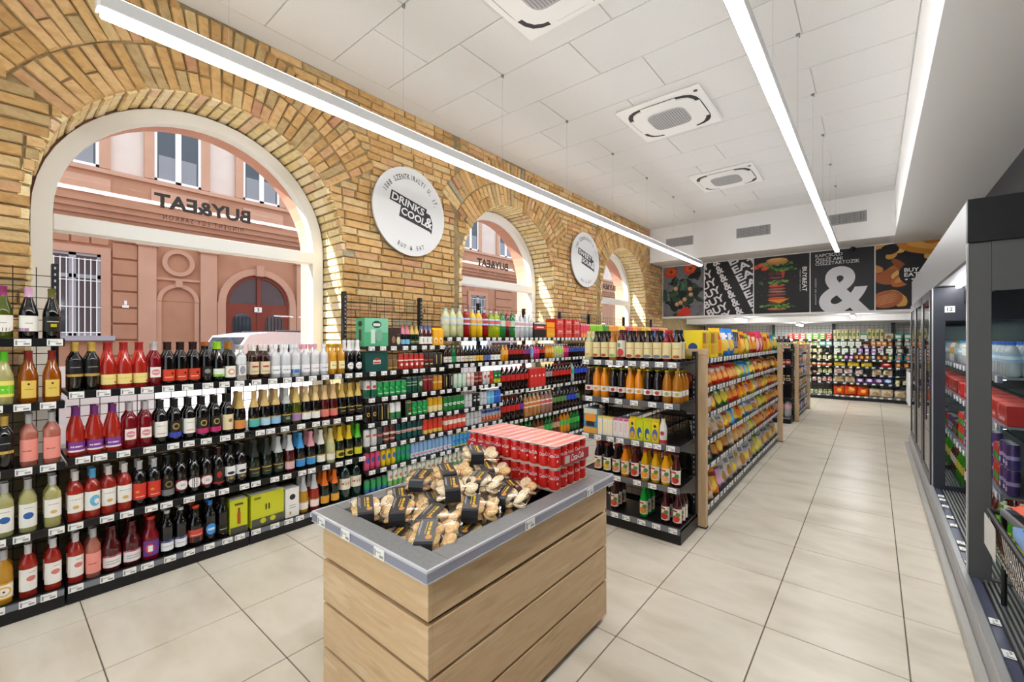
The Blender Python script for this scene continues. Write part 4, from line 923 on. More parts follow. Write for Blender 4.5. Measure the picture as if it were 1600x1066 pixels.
spk('q_dg', 'dark champagne with red seal', 'green', '20261e', '2a2c22', [('r', -.5, .5, .4, .5, '8a8a6a')], lab2=1); spk('q_pk', 'silver-foil pink-label sparkling', 'cherry', 'cfcfd2', 'dcb2b6'); spk('q_bl', 'blue-foil sparkling', 'dark', '3f9ad8', '3a8cd0'); spk('q_pb', 'pink-foil blue-label sparkling', 'dark', 'd9929c', '3f98d4'); spk('q_go', 'white-foil round-label sparkling', 'green', 'e6e2d6', 'efe9dc'); spk('q_pale', 'pale green sparkling', 'lemon', 'c9b878', 'f0ece0'); spk('q_ye', 'yellow-foil sparkling', 'green', 'dcb81e', 'd8c44a', [('o', 0, .45, .6, .3, '2c3a18')]); spk('q_gr', 'green-foil sparkling', 'green', '4cb022', 'c8cc2e')
spk('q_rg', 'grey-foil golden sparkling', 'gold', 'c6c6ca', 'ece6da'); spk('q_rr', 'grey-foil rose sparkling', 'rose', 'c9c9cc', 'efe4e0'); spk('q_or', 'orange-foil sparkling', 'green', 'e2701a', 'e0a030')
bottle('q_pet', 'large dark-green beer bottle', 'beerpet', 'green2', '1f4a34', 'ece4d2', [('o', 0, .6, .45, .26, 'd8ccb4'), ('r', -.7, .7, .45, .62, 'b03a30')], z0=.10, z1=.2, half=85, caph=.02)
box('b_yel', 'lime-yellow bottle carton', .12, .12, .26, 'c9cc2a', [('r', -1, 1, 0, .2, '4a4a40'), ('r', -.2, .2, .28, .62, 'b0521e'), ('r', -.12, .12, .62, .76, '8a3a14'), ('r', -.5, .5, .84, .9, '5a5a20')], top='d8d8c0', cat='carton')
box('b_yel2', 'wide lime-yellow gift carton', .25, .16, .26, 'c9cc2a', [('r', -1, 1, 0, .26, '55554a'), ('o', -.3, .16, .18, .08, 'c9cc2a'), ('o', .3, .16, .18, .08, 'c9cc2a'), ('r', -.16, -.08, .48, .66, '2e2e22'), ('r', .02, .10, .48, .66, '2e2e22'), ('r', -.85, -.45, .86, .92, '77772a')], top='d9d6c2', cat='carton')
box('b_white', 'white carton with grey print', .11, .14, .24, 'eceae6', [('o', 0, .7, .45, .1, '1c1c1e'), ('r', -.5, .5, .4, .42, '8a8a8a'), ('r', -.5, .5, .32, .34, '8a8a8a'), ('r', -.5, -.2, .1, .2, 'c9a040')], top='f2f2f0', cat='carton')
ZA = [.115, .49, .87, 1.235, 1.605]; ZB = [.115, .49, .885, 1.285]
FXW = -3.725; RZ = pi / 2
RA_ = rack('wall_rack', 'black wine rack bay at the left edge of the picture', (FXW, -.70, 0), RZ, 1.0, .46, ZA, 2.10, 'left wine bay', 9, posts=(1,))
RB_ = rack('wall_rack', 'black wine rack bay in front of the left half of the nearest window', (FXW, .30, 0), RZ, 1.0, .46, ZB, 1.33, 'middle wine bay', 9, posts=(1,))
RC_ = rack('wall_rack', 'black wine rack bay in front of the right half of the nearest window', (FXW, 1.30, 0), RZ, 1.0, .46, ZB, 1.33, 'right wine bay', 9, posts=())
xa = .42
fill(RA_, 4, [('w_wave', 1), ('w_yel', 1), ('w_wave', 2), ('w_wave2', 1), ('w_blk', 1)], rows=2, x0=xa)
fill(RA_, 3, [('w_lime', 4), ('w_amb', 2)], rows=2, x0=xa); fill(RA_, 2, [('w_gold', 4), ('w_pink', 2)], rows=2, x0=xa)
fill(RA_, 1, [('w_greenlab', 3), ('w_bluo', 2), ('w_pale', 1)], rows=2, x0=xa); fill(RA_, 0, [('w_ring', 4), ('r_oval', 2)], rows=2, x0=xa)
fill(RB_, 3, [('w_gold', 2), ('r_yellow', 3), ('r_round', 1), ('d_red2', 3), ('d_plain', 1), ('d_lime', 1), ('d_circ', 1), ('s_clear', 1)], rows=2)
fill(RC_, 3, [('s_brown', 2), ('s_frost', 2), ('s_frostb', 1), ('s_frostp', 2), ('s_frost', 1), ('s_yel', 2), ('p_blkw', 2)], rows=2)
fill(RB_, 2, [('r_purple', 3), ('r_round', 2), ('d_white', 1), ('d_embb', 1), ('d_white', 1), ('d_emb', 2), ('d_cream', 1), ('p_orl', 1)], rows=2)
fill(RC_, 2, [('p_teal', 1), ('p_lbl', 1), ('p_blu', 1), ('p_grn', 1), ('p_pur', 1), ('p_wht', 2), ('p_pnk', 2), ('p_blk', 3)], rows=2)
fill(RB_, 1, [('r_white', 1), ('r_blob', 1), ('r_white', 2), ('d_red', 2), ('d_embg', 1), ('d_ovalr', 1), ('d_oval', 1), ('d_ovalr', 1), ('d_bull', 1), ('d_bw', 2)], rows=2)
fill(RC_, 1, [('q_dg', 2), ('p_grn', 1), ('q_pk', 1), ('q_bl', 1), ('q_pb', 1), ('q_go', 1), ('q_pale', 1), ('q_ye', 2), ('q_gr', 1)], rows=2)
fill(RB_, 0, [('r_oval', 1), ('w_pink', 1), ('c_carafe', 2), ('c_carafev', 1), ('d_short', 2), ('d_big', 1), ('d_dia', 1), ('d_black', 1), ('b_yel', 1)], rows=2, skipback=('b_yel',))
fill(RC_, 0, [('b_yel2', 1), ('b_white', 1), ('q_rg', 1), ('q_rr', 1), ('q_or', 2), ('q_pet', 2)], rows=2, skipback=('b_yel2', 'b_white'))

# beer, cans and soft drinks
def two(key, look, a, c, split=.5, mk=(), **kw): can(key, look, a, [(0.06, split, c)], mk, **kw)
can('k_red', 'tall red beer can', 'b5281e', [(.55, .62, 'e8d8c8')], [('o', 0, .3, .4, .12, 'e8dccc')]); can('k_brn', 'tall brown beer can', '40241a', [(.5, .58, 'c9463a')], [('r', -.5, .5, .2, .3, 'c8b89a')]); can('k_drk', 'dark striped beer can', '1d1a18', [], [('r', -.2, .1, .2, .95, 'b89a5a')]); can('k_gbr', 'short gold-brown can', '7a5a2a', [(.2, .3, 'c9a85a')], h=.115)
two('k_grr', 'grey-red-green can', 'c9c6c4', '1f5a44', .5, [('o', 0, .7, .5, .12, 'c43a34')]); can('k_hei', 'bright green beer can', '1f9a4a', [(.5, .6, '5cc07a')], [('t', 'Heineken', 0, .2, 1.5, .12, 'f2f2f2'), ('o', 0, .62, .35, .1, '0f6a2c')], h=.145); can('k_dgr', 'dark green striped can', '124a34', [(.5, .54, 'c8d4c8'), (.68, .72, 'c8d4c8')]); can('k_dgo', 'green can, cream spot', '1c4a30', [], [('o', 0, .6, .6, .2, 'd9d2b0')]); can('k_wine', 'wine-red beer can', '7c1f24', [(.75, .82, 'c98a6a')]); can('k_gold', 'golden beer can', 'c07f1e', [(.5, .6, 'e0c080')])
can('k_blg', 'black can with gold crest', '17140f', [], [('o', 0, .5, .45, .16, 'c8a040'), ('o', 0, .5, .22, .08, '17140f')]); can('k_bls', 'black can with gold side', '1c1812', [], [('r', .1, .9, 0, 1, 'b49a5a')]); two('k_whg', 'white-green beer can', 'e9ece8', '2f7a44', .42); can('k_grd', 'green can with red star', '2c5a30', [(.85, .93, 'c9a86a')], [('o', 0, .5, .3, .12, 'c0392e'), ('r', -.4, .4, .05, .2, 'd8d0b8')]); two('k_yew', 'yellow-white beer can', 'e0aa1c', 'efe0a8', .45)
can('k_wrd', 'white beer can, red script', 'dcdad8', [], [('r', -.6, .6, .62, .75, 'c0453e'), ('r', -.3, .3, .1, .4, 'c9c9c9')]); can('k_dge', 'dark grey can, red band', '3a4448', [(.5, .62, 'c8604c')]); can('k_brw', 'brown-white beer can', '6a2f28', [(.52, .66, 'e0cfc4'), (.2, .3, 'c9a89a')]); can('k_pet', 'teal-green beer can', '0f4a48', [(.45, .62, 'd9c9c0')], [('r', -.7, .7, .5, .58, 'c0423a')]); two('k_rye', 'red can with yellow base', 'd9402a', 'e0c060', .3)
can('k_pk', 'pink radler can', 'd94a78', [], [('o', 0, .6, .5, .2, '3a5aa0')], r=.029); can('k_yl', 'yellow radler can', 'e6c81e', [], [('o', 0, .6, .5, .2, '3a6aa8')], r=.029); can('k_gn', 'green radler can', '1fa05a', [], [('o', 0, .6, .5, .2, '3a70a0')], r=.029); can('k_lb', 'light-blue slim can', '8ab4e0', [(.06, .35, 'd9e4f0')], [('r', -.5, .5, .1, .25, 'd98a9a')], r=.027); can('k_lby', 'sky-blue slim can', '4fa8e0', [(.9, .97, 'e6d85a'), (.06, .14, 'e6d85a')], [('r', -.4, .4, .4, .6, '2a6ab8')], r=.027)
can('k_wgr', 'white-green slim can', 'e4ece0', [(.06, .35, '6ab85a')], [('o', 0, .6, .4, .14, 'd9824a')], r=.027); can('k_gsh', 'small green-blue can', '2f9a58', [(.06, .3, '2f6aa8')], h=.12, r=.029)
can('k_mint', 'pale mint can', 'cfe4d4', [(.06, .3, 'b4d4bc')], r=.029); can('k_pnw', 'pinkish white can', 'ecd4cc', [(.5, .7, 'e0a8a0')], r=.029); can('k_mar', 'maroon patterned can', '7c2a26', [(.3, .4, 'c98a80'), (.6, .7, 'c98a80')], r=.029); can('k_wrr', 'white can, red disc', 'e6e2e0', [], [('o', 0, .65, .5, .16, 'c8342c')], r=.029); can('k_gye', 'green-yellow can', '1c7a3c', [(.06, .35, 'd8c81e')], [('r', -.5, .5, .6, .7, 'f0f0e0')], r=.029); can('k_rdp', 'plain red can', 'd03a2a', [(.4, .6, 'e06a50')], r=.029)
can('k_gnw', 'green can, white slash', '1f7a34', [], [('o', 0, .5, .8, .12, 'e4ece0'), ('r', -.5, .5, .47, .53, '2a6a34')]); can('k_sil', 'silver can', 'c9cbce', [(.5, .54, '8a8c90')]); can('k_blw', 'black can, white print', '1c1c1e', [], [('o', 0, .5, .6, .1, 'd4d4d4'), ('o', 0, .8, .3, .06, 'd4d4d4')]); can('k_sky', 'pale blue can', '6ab8e0', [(.5, .6, 'a8d8f0')]); can('k_blu', 'blue can', '2f6ac8', [(.5, .6, '6a9ae0')]); can('k_rwh', 'red-white can in tray', 'd84a3a', [(.4, .7, 'f0e0d0')]); can('k_enr', 'silver-blue energy can', 'a9b0bc', [(.7, .9, '2c4a9c'), (.1, .42, 'd04a34')], [('o', 0, .3, .5, .12, 'e8a04a')], r=.027)
box('g_green', 'big mint-green gift box', .26, .17, .28, '4fa878', [('r', -1, 1, .5, 1, '7cc4a0'), ('o', 0, .78, .4, .13, '23382e'), ('r', -.3, .3, .72, .82, 'd8e0dc'), ('r', -.5, -.15, .1, .6, 'c8dcd0'), ('o', .2, .4, .3, .22, '7aa890')], side=[('r', -.3, .3, .2, .6, '2a3a30'), ('o', 0, .8, .5, .1, '23382e')], top='8cd0ae'); box('g_brown', 'dark brown gift pack', .15, .12, .19, '341d1a', [('o', -.2, .35, .3, .2, '8a6a4a'), ('o', .6, .3, .3, .22, 'd8cfa8'), ('r', .3, .9, .62, .66, '6a4a3a')]); box('g_dkg', 'dark green beer carton', .25, .22, .19, '0f4a44', [('r', -.35, .35, .38, .6, 'dcd4c8'), ('r', -.3, .3, .42, .5, 'c0423a'), ('o', 0, .64, .2, .07, 'a03028')], top='1a5a52'); box('g_oj', 'yellow-orange juice carton', .07, .07, .2, 'eeaa1e', [('o', 0, .35, .7, .2, 'f4e6b0'), ('o', 0, .3, .4, .12, 'e07a1a')], cat='carton', gable=True)
bottle('o_pkb', 'pink-foil mini sparkling', 'beer', 'dark', 'd87a94', '7ab8dc', z0=.02, z1=.07, caph=.09); bottle('o_gng', 'gold-foil mini sparkling', 'beer', 'green', 'd0b060', '2c4a30', [('r', -1, 1, .4, .6, 'c0a860')], z0=.02, z1=.07, caph=.09); bottle('o_rdw', 'red mini bottle, white label', 'beer', 'cherry', '6a7ac0', 'ece8dc', [('o', .3, .5, .3, .3, '6ab0d8')], z0=.02, z1=.1, caph=.04)
for k, lk, g, lb, cp in (('o_b1', 'brown beer bottle, white label', 'brown', 'd8d4cc', 'c8c8c8'), ('o_b2', 'green beer bottle, green label', 'petgreen', '2c8a5a', 'c9c9c9'), ('o_b3', 'dark beer bottle, cream label', 'dark', 'd9cdb0', 'd0b060'), ('o_b4', 'dark beer bottle, yellow round', 'dark', 'e0b020', '2a2a2a'), ('o_b5', 'dark beer bottle, blue label', 'dark', '5a6ab0', 'e0e0e0'), ('o_b6', 'beer bottle with white round', 'brown', 'ecece4', 'd8c890')):
    bottle(k, lk, 'beer', g, cp, lb, [('r', -.5, .5, .45, .55, '5a5a5a')], z0=.025, z1=.09, caph=.02)
def soda(key, look, liq, lab, cap='e8e8e8', shape='petbig', mk=None, **kw):
    z = {'petbig': (.155, .235), 'pet': (.13, .21), 'petsm': (.085, .145)}[shape]
    bottle(key, look, shape, liq, cap, kind=kw.pop('kind', None), band=[(z[0], z[1], lab)] + ([(z[0] + .02, z[1] - .02, mk)] if mk else []), caph=.022, **kw)
LB = 'b9cfe4'
soda('z_lem', 'cloudy lemonade bottle', 'lemon', LB, 'a9c4dc', mk='d8d0b0'); soda('z_red', 'red soda bottle', M('9c1612', .1, trans=.3, ior=1.33), LB, 'd8d8d8', mk='b04a50'); soda('z_yel', 'orange-yellow soda bottle', 'yellow', LB, 'dcdcdc', mk='e0a050'); soda('z_lim', 'lime-green soda bottle', 'lime', LB, 'e0e0e0', mk='d86a5a'); soda('z_grn', 'bright green soda bottle', 'petgreen', 'c8d8c0', '2a8a4a'); soda('z_chy', 'dark red soda bottle', 'cherry', 'd8746c', 'c04048'); soda('z_clr', 'clear soda water bottle', 'ice', 'eef0f0', 'e6e6e8', mk='d8b0b0')
soda('z_cola', 'cola bottle with red label', 'cola', 'c4241e', 'c4241e', 'pet'); soda('z_colas', 'small cola bottle', 'cola', 'b8241e', '1c1c1c', 'petsm'); soda('z_cols2', 'small violet soda bottle', 'cherry', '7a3a9c', 'dcdcdc', 'petsm'); soda('z_cls', 'small clear bottle, blue label', 'ice', '5a9ad0', '3a6ab8', 'petsm'); soda('z_pks', 'small pink soda bottle', M('c8306a', .1, trans=.3), 'e04a7a', 'e8e8e8', 'petsm'); soda('z_ors', 'small orange soda bottle', 'orange', 'e8b060', 'e8e8e8', 'petsm'); soda('z_lms', 'small pale green bottle', 'lemon', 'a8c84a', 'e8e8e8', 'petsm'); soda('z_dks', 'small dark blue-label bottle', 'cola', '2f4a9c', '2a2a2a', 'petsm')
soda('z_pur', 'violet-label soda bottle', 'cola', '7a3aa0', 'e0e0e0', 'pet'); soda('z_pch', 'peach iced tea bottle', 'peach', 'ecdcc4', 'e6e6e6', 'pet', mk='d87a3a'); soda('z_rosea', 'pink iced tea bottle', M('e0a890', .1, trans=.5, ior=1.33), 'ecd0c8', 'e6e6e6', 'pet', mk='c85a5a'); soda('z_pep', 'dark soda, green label', 'cola', '5a8a4a', '2a2a2a', 'pet'); soda('z_pepb', 'dark soda, blue label', 'cola', '2a4ac0', '2a3a9a', 'pet'); soda('z_sprt', 'clear soda, green label', 'ice', '1fa05a', '2a9a5a', 'pet'); soda('z_cz', 'cola bottle with grey label', 'cola', '9c9a9a', '1c1c1c', 'pet'); soda('z_gnp', 'green soda bottle', 'petgreen', '3fae4a', '2a8a3a', 'pet'); soda('z_orp', 'orange soda bottle', 'orange', '5ab04a', 'e07a2a', 'pet'); soda('z_brt', 'brown iced tea bottle', M('7a3a1c', .1, trans=.3), 'c8a080', '3a8a4a', 'pet')
box('m_cola', 'dark cola multipack', .30, .20, .23, '17100f', [('r', -1, 1, .55, .82, 'b8281f'), ('r', -.6, .6, .64, .74, 'e8d8d0'), ('r', -1, 1, .9, 1, 'c9c9cc')], name='multipack', top='bdbfc4'); box('m_ora', 'orange soda multipack', .20, .18, .23, 'eb9a14', [('r', -1, 1, .62, .7, 'd8503a'), ('r', -1, 1, .1, .3, 'e0aa30')], name='multipack', top='f0c060'); box('m_red', 'red cola can multipack', .20, .20, .145, 'c8281e', [('r', -.52, -.48, 0, 1, 'eeb0a8'), ('r', .48, .52, 0, 1, 'eeb0a8'), ('r', -1, 1, .46, .5, 'eeb0a8'), ('t', 'Coca-Cola', 0, .72, 1.3, .25, 'f4e4e0')], name='multipack', top='d8665c'); box('m_redt', 'tall red cola pack', .19, .17, .27, 'd02a22', [('r', -.05, .05, 0, 1, '8a1a16'), ('o', .5, .6, .2, .06, 'f0d0cc'), ('o', -.5, .6, .2, .06, 'f0d0cc')], name='multipack', top='d8d8da')
for k, lk, a, c in (('j_pk', 'pink juice carton', 'd9485a', 'f0a050'), ('j_gr', 'green juice carton', '8ac42a', 'f0d8a0'), ('j_dg', 'dark green juice carton', '3f8a2a', 'f0dca8'), ('j_or', 'orange juice carton', 'f09a2a', 'f6e0a8'), ('j_ye', 'yellow juice carton', 'f0cc3a', 'e8803a')): box(k, lk, .065, .065, .235, a, [('r', -1, 1, 0, .42, c), ('o', 0, .4, .5, .12, 'e04a3a')], cat='carton', gable=True, name='juice_carton', cap='e8e8e8')
ZD = [.115, .335, .56, .79, 1.03, 1.285, 1.53]; ZE = [.115, .335, .555, .775, 1.03, 1.31, 1.62]; ZF = [.115, .50, .91, 1.31, 1.62]
RD_ = rack('wall_rack', 'black beer rack bay right of the nearest window', (FXW, 2.30, 0), RZ, 1.0, .46, ZD, 2.09, 'first can bay', 8, seed=2)
RE_ = rack('wall_rack', 'black rack bay with large sodas above beer cans', (FXW, 3.30, 0), RZ, 1.0, .46, ZE, 2.09, 'second can bay', 8, posts=(1,), seed=3)
RF_ = rack('wall_rack', 'black rack bay of cola bottles in front of the middle window', (FXW, 4.30, 0), RZ, 1.0, .46, ZF, 2.07, 'near soda bay', 9, posts=(1,), seed=4)
RG_ = rack('wall_rack', 'black soda rack bay with red cola packs on top', (FXW, 5.30, 0), RZ, 1.0, .46, ZF, 2.07, 'middle soda bay', 9, posts=(1,), seed=5)
RH_ = rack('wall_rack', 'black rack bay with pink and green juice cartons on top', (FXW, 6.30, 0), RZ, 1.0, .46, ZF, 2.07, 'far soda bay', 9, posts=(1,), seed=6)
RI_ = rack('wall_rack', 'wall rack bay behind the gondola below the far sign', (FXW, 7.30, 0), RZ, 1.5, .46, ZF, 2.07, 'hidden wall bay', 3, posts=(1,), seed=7)
RJ_ = rack('wall_rack', 'wall rack bay behind the gondola below the farthest window', (FXW, 8.80, 0), RZ, 1.5, .46, ZF, 2.07, 'farthest wall bay', 3, posts=(1,), seed=8)
fill(RD_, 6, [('g_green', 1), ('g_brown', 1), ('o_pkb', 2), ('o_gng', 2), ('o_rdw', 3), ('g_oj', 2)])
fill(RD_, 5, [('g_dkg', 1), ('k_gbr', 2), ('k_red', 5), ('k_brn', 2), ('k_drk', 2)], rows=1)
fill(RD_, 4, [('k_grr', 2), ('k_hei', 5), ('k_dgr', 2), ('k_dgo', 1), ('k_wine', 2), ('k_gold', 2)], rows=2)
fill(RD_, 3, [('k_blg', 2), ('k_bls', 2), ('k_whg', 2), ('_.06', 1), ('k_grd', 1), ('k_hei', 3), ('k_yew', 3)])
fill(RD_, 2, [('k_wrd', 2), ('k_dge', 1), ('k_brw', 2), ('k_pet', 5), ('k_rye', 4)])
fill(RD_, 1, [('k_pk', 3), ('k_yl', 3), ('k_gn', 3), ('k_lb', 8)], rows=1); fill(RD_, 0, [('k_gsh', 4), ('k_wgr', 12)])
fill(RE_, 6, [('z_lem', 3), ('z_red', 1), ('z_yel', 2), ('z_red', 1), ('z_lim', 2)], rows=2); fill(RE_, 5, [('o_b1', 2), ('o_b2', 1), ('o_b1', 2), ('o_b3', 3), ('o_b4', 2), ('o_b5', 2), ('o_b6', 3)], rows=2)
fill(RE_, 4, [('k_drk', 2), ('k_mint', 3), ('k_pnw', 2), ('k_mar', 2), ('k_wrr', 2), ('k_rdp', 1), ('k_gye', 2)]); fill(RE_, 3, [('k_gnw', 5), ('k_sil', 2), ('k_blw', 2), ('k_sil', 2), ('k_sky', 2), ('k_blu', 2)])
fill(RE_, 2, [('k_rwh', 5), ('k_sil', 4), ('k_enr', 6)]); fill(RE_, 1, [('k_lb', 2), ('k_lby', 8), ('k_enr', 6)]); fill(RE_, 0, [('k_wgr', 14)])
fill(RF_, 4, [('z_grn', 1), ('z_chy', 1), ('z_grn', 1), ('z_clr', 4), ('m_cola', 1)], rows=1); fill(RF_, 3, [('z_ors', 2), ('z_colas', 5), ('z_cols2', 2), ('z_cls', 1), ('z_pks', 2), ('z_colas', 2)], rows=2)
fill(RF_, 2, [('z_cola', 6), ('m_redt', 2)], rows=1, skipback=('m_redt',)); fill(RF_, 1, [('z_cola', 4), ('z_pur', 1), ('z_pch', 4), ('z_rosea', 1)], rows=1); fill(RF_, 0, [('z_yel', 2), ('z_orp', 2), ('z_gnp', 3), ('z_brt', 3)], rows=1)
fill(RG_, 4, [('m_ora', 1), ('m_red', 3)], stack=1);
fill(RG_, 3, [('z_ors', 3), ('z_lms', 4), ('z_pks', 2), ('z_dks', 5)], rows=2); fill(RG_, 2, [('z_cz', 2), ('z_cola', 6), ('z_sprt', 1), ('z_pepb', 2)], rows=1); fill(RG_, 1, [('z_rosea', 2), ('z_pep', 4), ('z_pepb', 3), ('z_pep', 1)], rows=1); fill(RG_, 0, [('z_gnp', 2), ('z_brt', 2), ('z_orp', 3), ('z_gnp', 3)])
fill(RH_, 4, [('j_pk', 4), ('j_gr', 6), ('j_dg', 3)]); fill(RH_, 3, [('z_dks', 6), ('z_lms', 6)]); fill(RH_, 2, [('z_pepb', 5), ('z_sprt', 4)])
fill(RI_, 4, [('j_or', 5), ('j_ye', 4), ('j_pk', 4), ('j_or', 6)]); fill(RJ_, 4, [('j_ye', 5), ('j_pk', 5), ('j_or', 6)])
for i in range(3): place('m_red', (FXW - .116, 5.6765 + .247 * i, 1.62 + .1485), RZ, f'red cola can multipack on top of another, {nth(i)} of three, middle soda bay', 'goods in the middle soda bay')
# ---------------------------------------------------------------- snack gondola with juice end rack
GX0, GX1 = -2.02, -1.14
bottle('y_syr', 'dark syrup bottle, cream label', 'syrup', 'grape', '1c1418', 'ead9a4', [('o', 0, .12, .5, .1, 'b0522a'), ('r', -.6, .6, .6, .63, 'a08a50')], z0=.025, z1=.14, half=80, sc=1.12, caph=.025); bottle('y_syo', 'amber syrup bottle, cream label', 'syrup', 'apple', 'b8801e', 'ead9a4', [('o', 0, .12, .5, .1, '8ab06a'), ('r', -.6, .6, .6, .63, 'a08a50')], z0=.025, z1=.14, half=80, sc=1.12, caph=.025); bottle('y_syb', 'dark syrup bottle, blue-print label', 'syrup', 'grape', '241a20', 'ead9a4', [('o', 0, .12, .6, .1, '6a7a9a'), ('r', -.6, .6, .6, .63, 'a08a50')], z0=.025, z1=.14, half=80, sc=1.12, caph=.025); bottle('y_syr2', 'red syrup bottle, cream label', 'syrup', 'red', 'c02a1a', 'ead9a4', [('o', 0, .12, .6, .1, '6a7a9a')], z0=.025, z1=.14, half=80, sc=1.12, caph=.025); bottle('y_strw', 'strawberry syrup, pale label', 'syrup', 'cherry', '5a1420', 'd9d8cc', [('o', 0, .25, .6, .25, 'c83a30'), ('o', -.2, .7, .3, .15, '7a9a5a')], z0=.03, z1=.15, sc=1.15, caph=.025); bottle('y_sypl', 'pale elderflower syrup bottle', 'syrup', 'lemon', 'e8dca8', 'ead9a4', [('o', 0, .15, .5, .1, 'c8b070')], z0=.025, z1=.14, half=80, sc=1.12, caph=.025)
def jb(k, lk, g, mk): bottle(k, lk, 'juice', g, 'd8c81c', 'efe9e2', [('o', .15, .45, .3, .35, mk), ('r', -.8, -.3, .4, .6, 'b0a8a0')], z0=.055, z1=.10, half=88, caph=.024, sc=.98)
jb('y_jd', 'dark grape juice, yellow cap', 'grape', 'b8342a'); jb('y_jo', 'orange juice, yellow cap', 'juice', 'e0a030'); jb('y_ja', 'apple juice, yellow cap', 'apple', 'a8b84a')
def tj(k, lk, g, c1, cap='8a1c14'): bottle(k, lk, 'tomato', g, cap, 'e8e2d8', [('o', 0, .3, .6, .24, c1), ('o', .3, .6, .35, .16, '5a8a3a'), ('r', -.5, .2, .78, .9, 'c02a24')], z0=.025, z1=.14, half=85, caph=.024, sc=.95)
tj('y_td', 'dark juice, fruit label', 'grape', 'c87a4a'); tj('y_ty', 'dark juice, yellow label', 'grape', 'e0b830'); tj('y_to', 'orange nectar, fruit label', 'juice', 'e0a040'); tj('y_tyl', 'yellow nectar, fruit label', 'yellow', 'e89a2a', 'c8301c'); tj('y_tpe', 'yellow nectar, peach label', M('f0a80e', .12), 'e8a878'); tj('y_tc', 'cherry juice, fruit label', 'cherry', 'c0302c', '6a1018'); tj('y_tr', 'red tomato juice bottle', 'cherry', 'd8402a', '5a1010'); tj('y_tg', 'bright green drink bottle', M('10b03a', .12, trans=.2), 'e0902a', '12a038')
box('y_slim', 'slim white-yellow carton', .05, .06, .175, 'ece8dc', [('r', -1, 1, .9, 1, 'e8d43a'), ('r', -.5, .5, .15, .7, 'f0e4a8')], cat='carton', top='e8d030'); box('y_slimp', 'slim white-pink carton', .05, .06, .175, 'ece6e2', [('r', -1, 1, .9, 1, 'd8488a'), ('r', -.5, .5, .3, .8, 'e8c8d0')], cat='carton', top='d8488a'); box('y_yc', 'yellow kids juice carton', .066, .066, .205, 'e8cc1c', [('o', 0, .4, .8, .3, '4a6ab0'), ('o', 0, .3, .5, .16, 'e0a020'), ('o', 0, .85, .4, .08, '3a3a2a')], cat='carton', gable=True, cap='e8d030'); box('y_yg', 'yellow-green kids juice carton', .066, .066, .205, 'c8d01c', [('o', 0, .4, .7, .3, '2a5a9a'), ('o', .2, .3, .4, .14, 'd8d030')], cat='carton', gable=True, cap='e8d030'); box('y_oj', 'big orange juice carton pack', .15, .10, .24, '3f88b8', [('r', -1, 1, .78, 1, 'dcd8c0'), ('o', -.4, .62, .5, .18, 'e8932a'), ('o', .4, .62, .5, .18, 'e8932a'), ('r', -.6, .6, .28, .48, '2a2418'), ('r', -1, 1, 0, .24, 'e0a040')], cat='carton', side=[('r', -1, 1, 0, 1, 'b8c4c8')])
bottle('y_wht', 'white drinking-yoghurt bottle', 'juice', M('ece9e4', .3), 'e4e0dc', 'e8e2dc', [('o', 0, .75, .4, .16, 'b8303a'), ('r', -1, 1, 0, .25, 'c0343a')], z0=.01, z1=.15, half=85, caph=.03, sc=.82)
ZJ = [.125, .44, .765, 1.095, 1.42]
end = rack('juice_end_rack', 'black end rack of the snack gondola with syrups and juices', (-2.02, 3.42, 0), 0, .875, .44, ZJ, 1.50, 'juice end rack', (7, 6, 8, 6, 8), brackets=True, railmat=RAIL, posts=(0, 1), back=None)
fill(end, 4, [('y_sypl', 1), ('y_syr', 2), ('y_syo', 1), ('y_strw', 1), ('y_syr', 2), ('y_syb', 2), ('y_syr2', 1), ('y_syr', 1)], rows=2)
fill(end, 3, [('y_jd', 1), ('y_jo', 2), ('y_jd', 2), ('y_jo', 2), ('y_jd', 2), ('y_ja', 2)], rows=3)
fill(end, 2, [('y_oj', 1), ('y_slim', 3), ('y_slimp', 3), ('y_yc', 1), ('y_yg', 2), ('y_yc', 1), ('y_wht', 1)], x1=.76, rows=1)
fill(end, 1, [('y_td', 1), ('y_ty', 1), ('y_td', 1), ('y_to', 1), ('y_tc', 1), ('y_tyl', 2), ('y_tpe', 1), ('y_tc', 1)], rows=2, x0=.09)
fill(end, 0, [('_.2', 1), ('y_tr', 1), ('_.14', 1), ('y_tg', 1), ('_.06', 1), ('y_tc', 1), ('y_tr', 1)], rows=3, inset=.05)
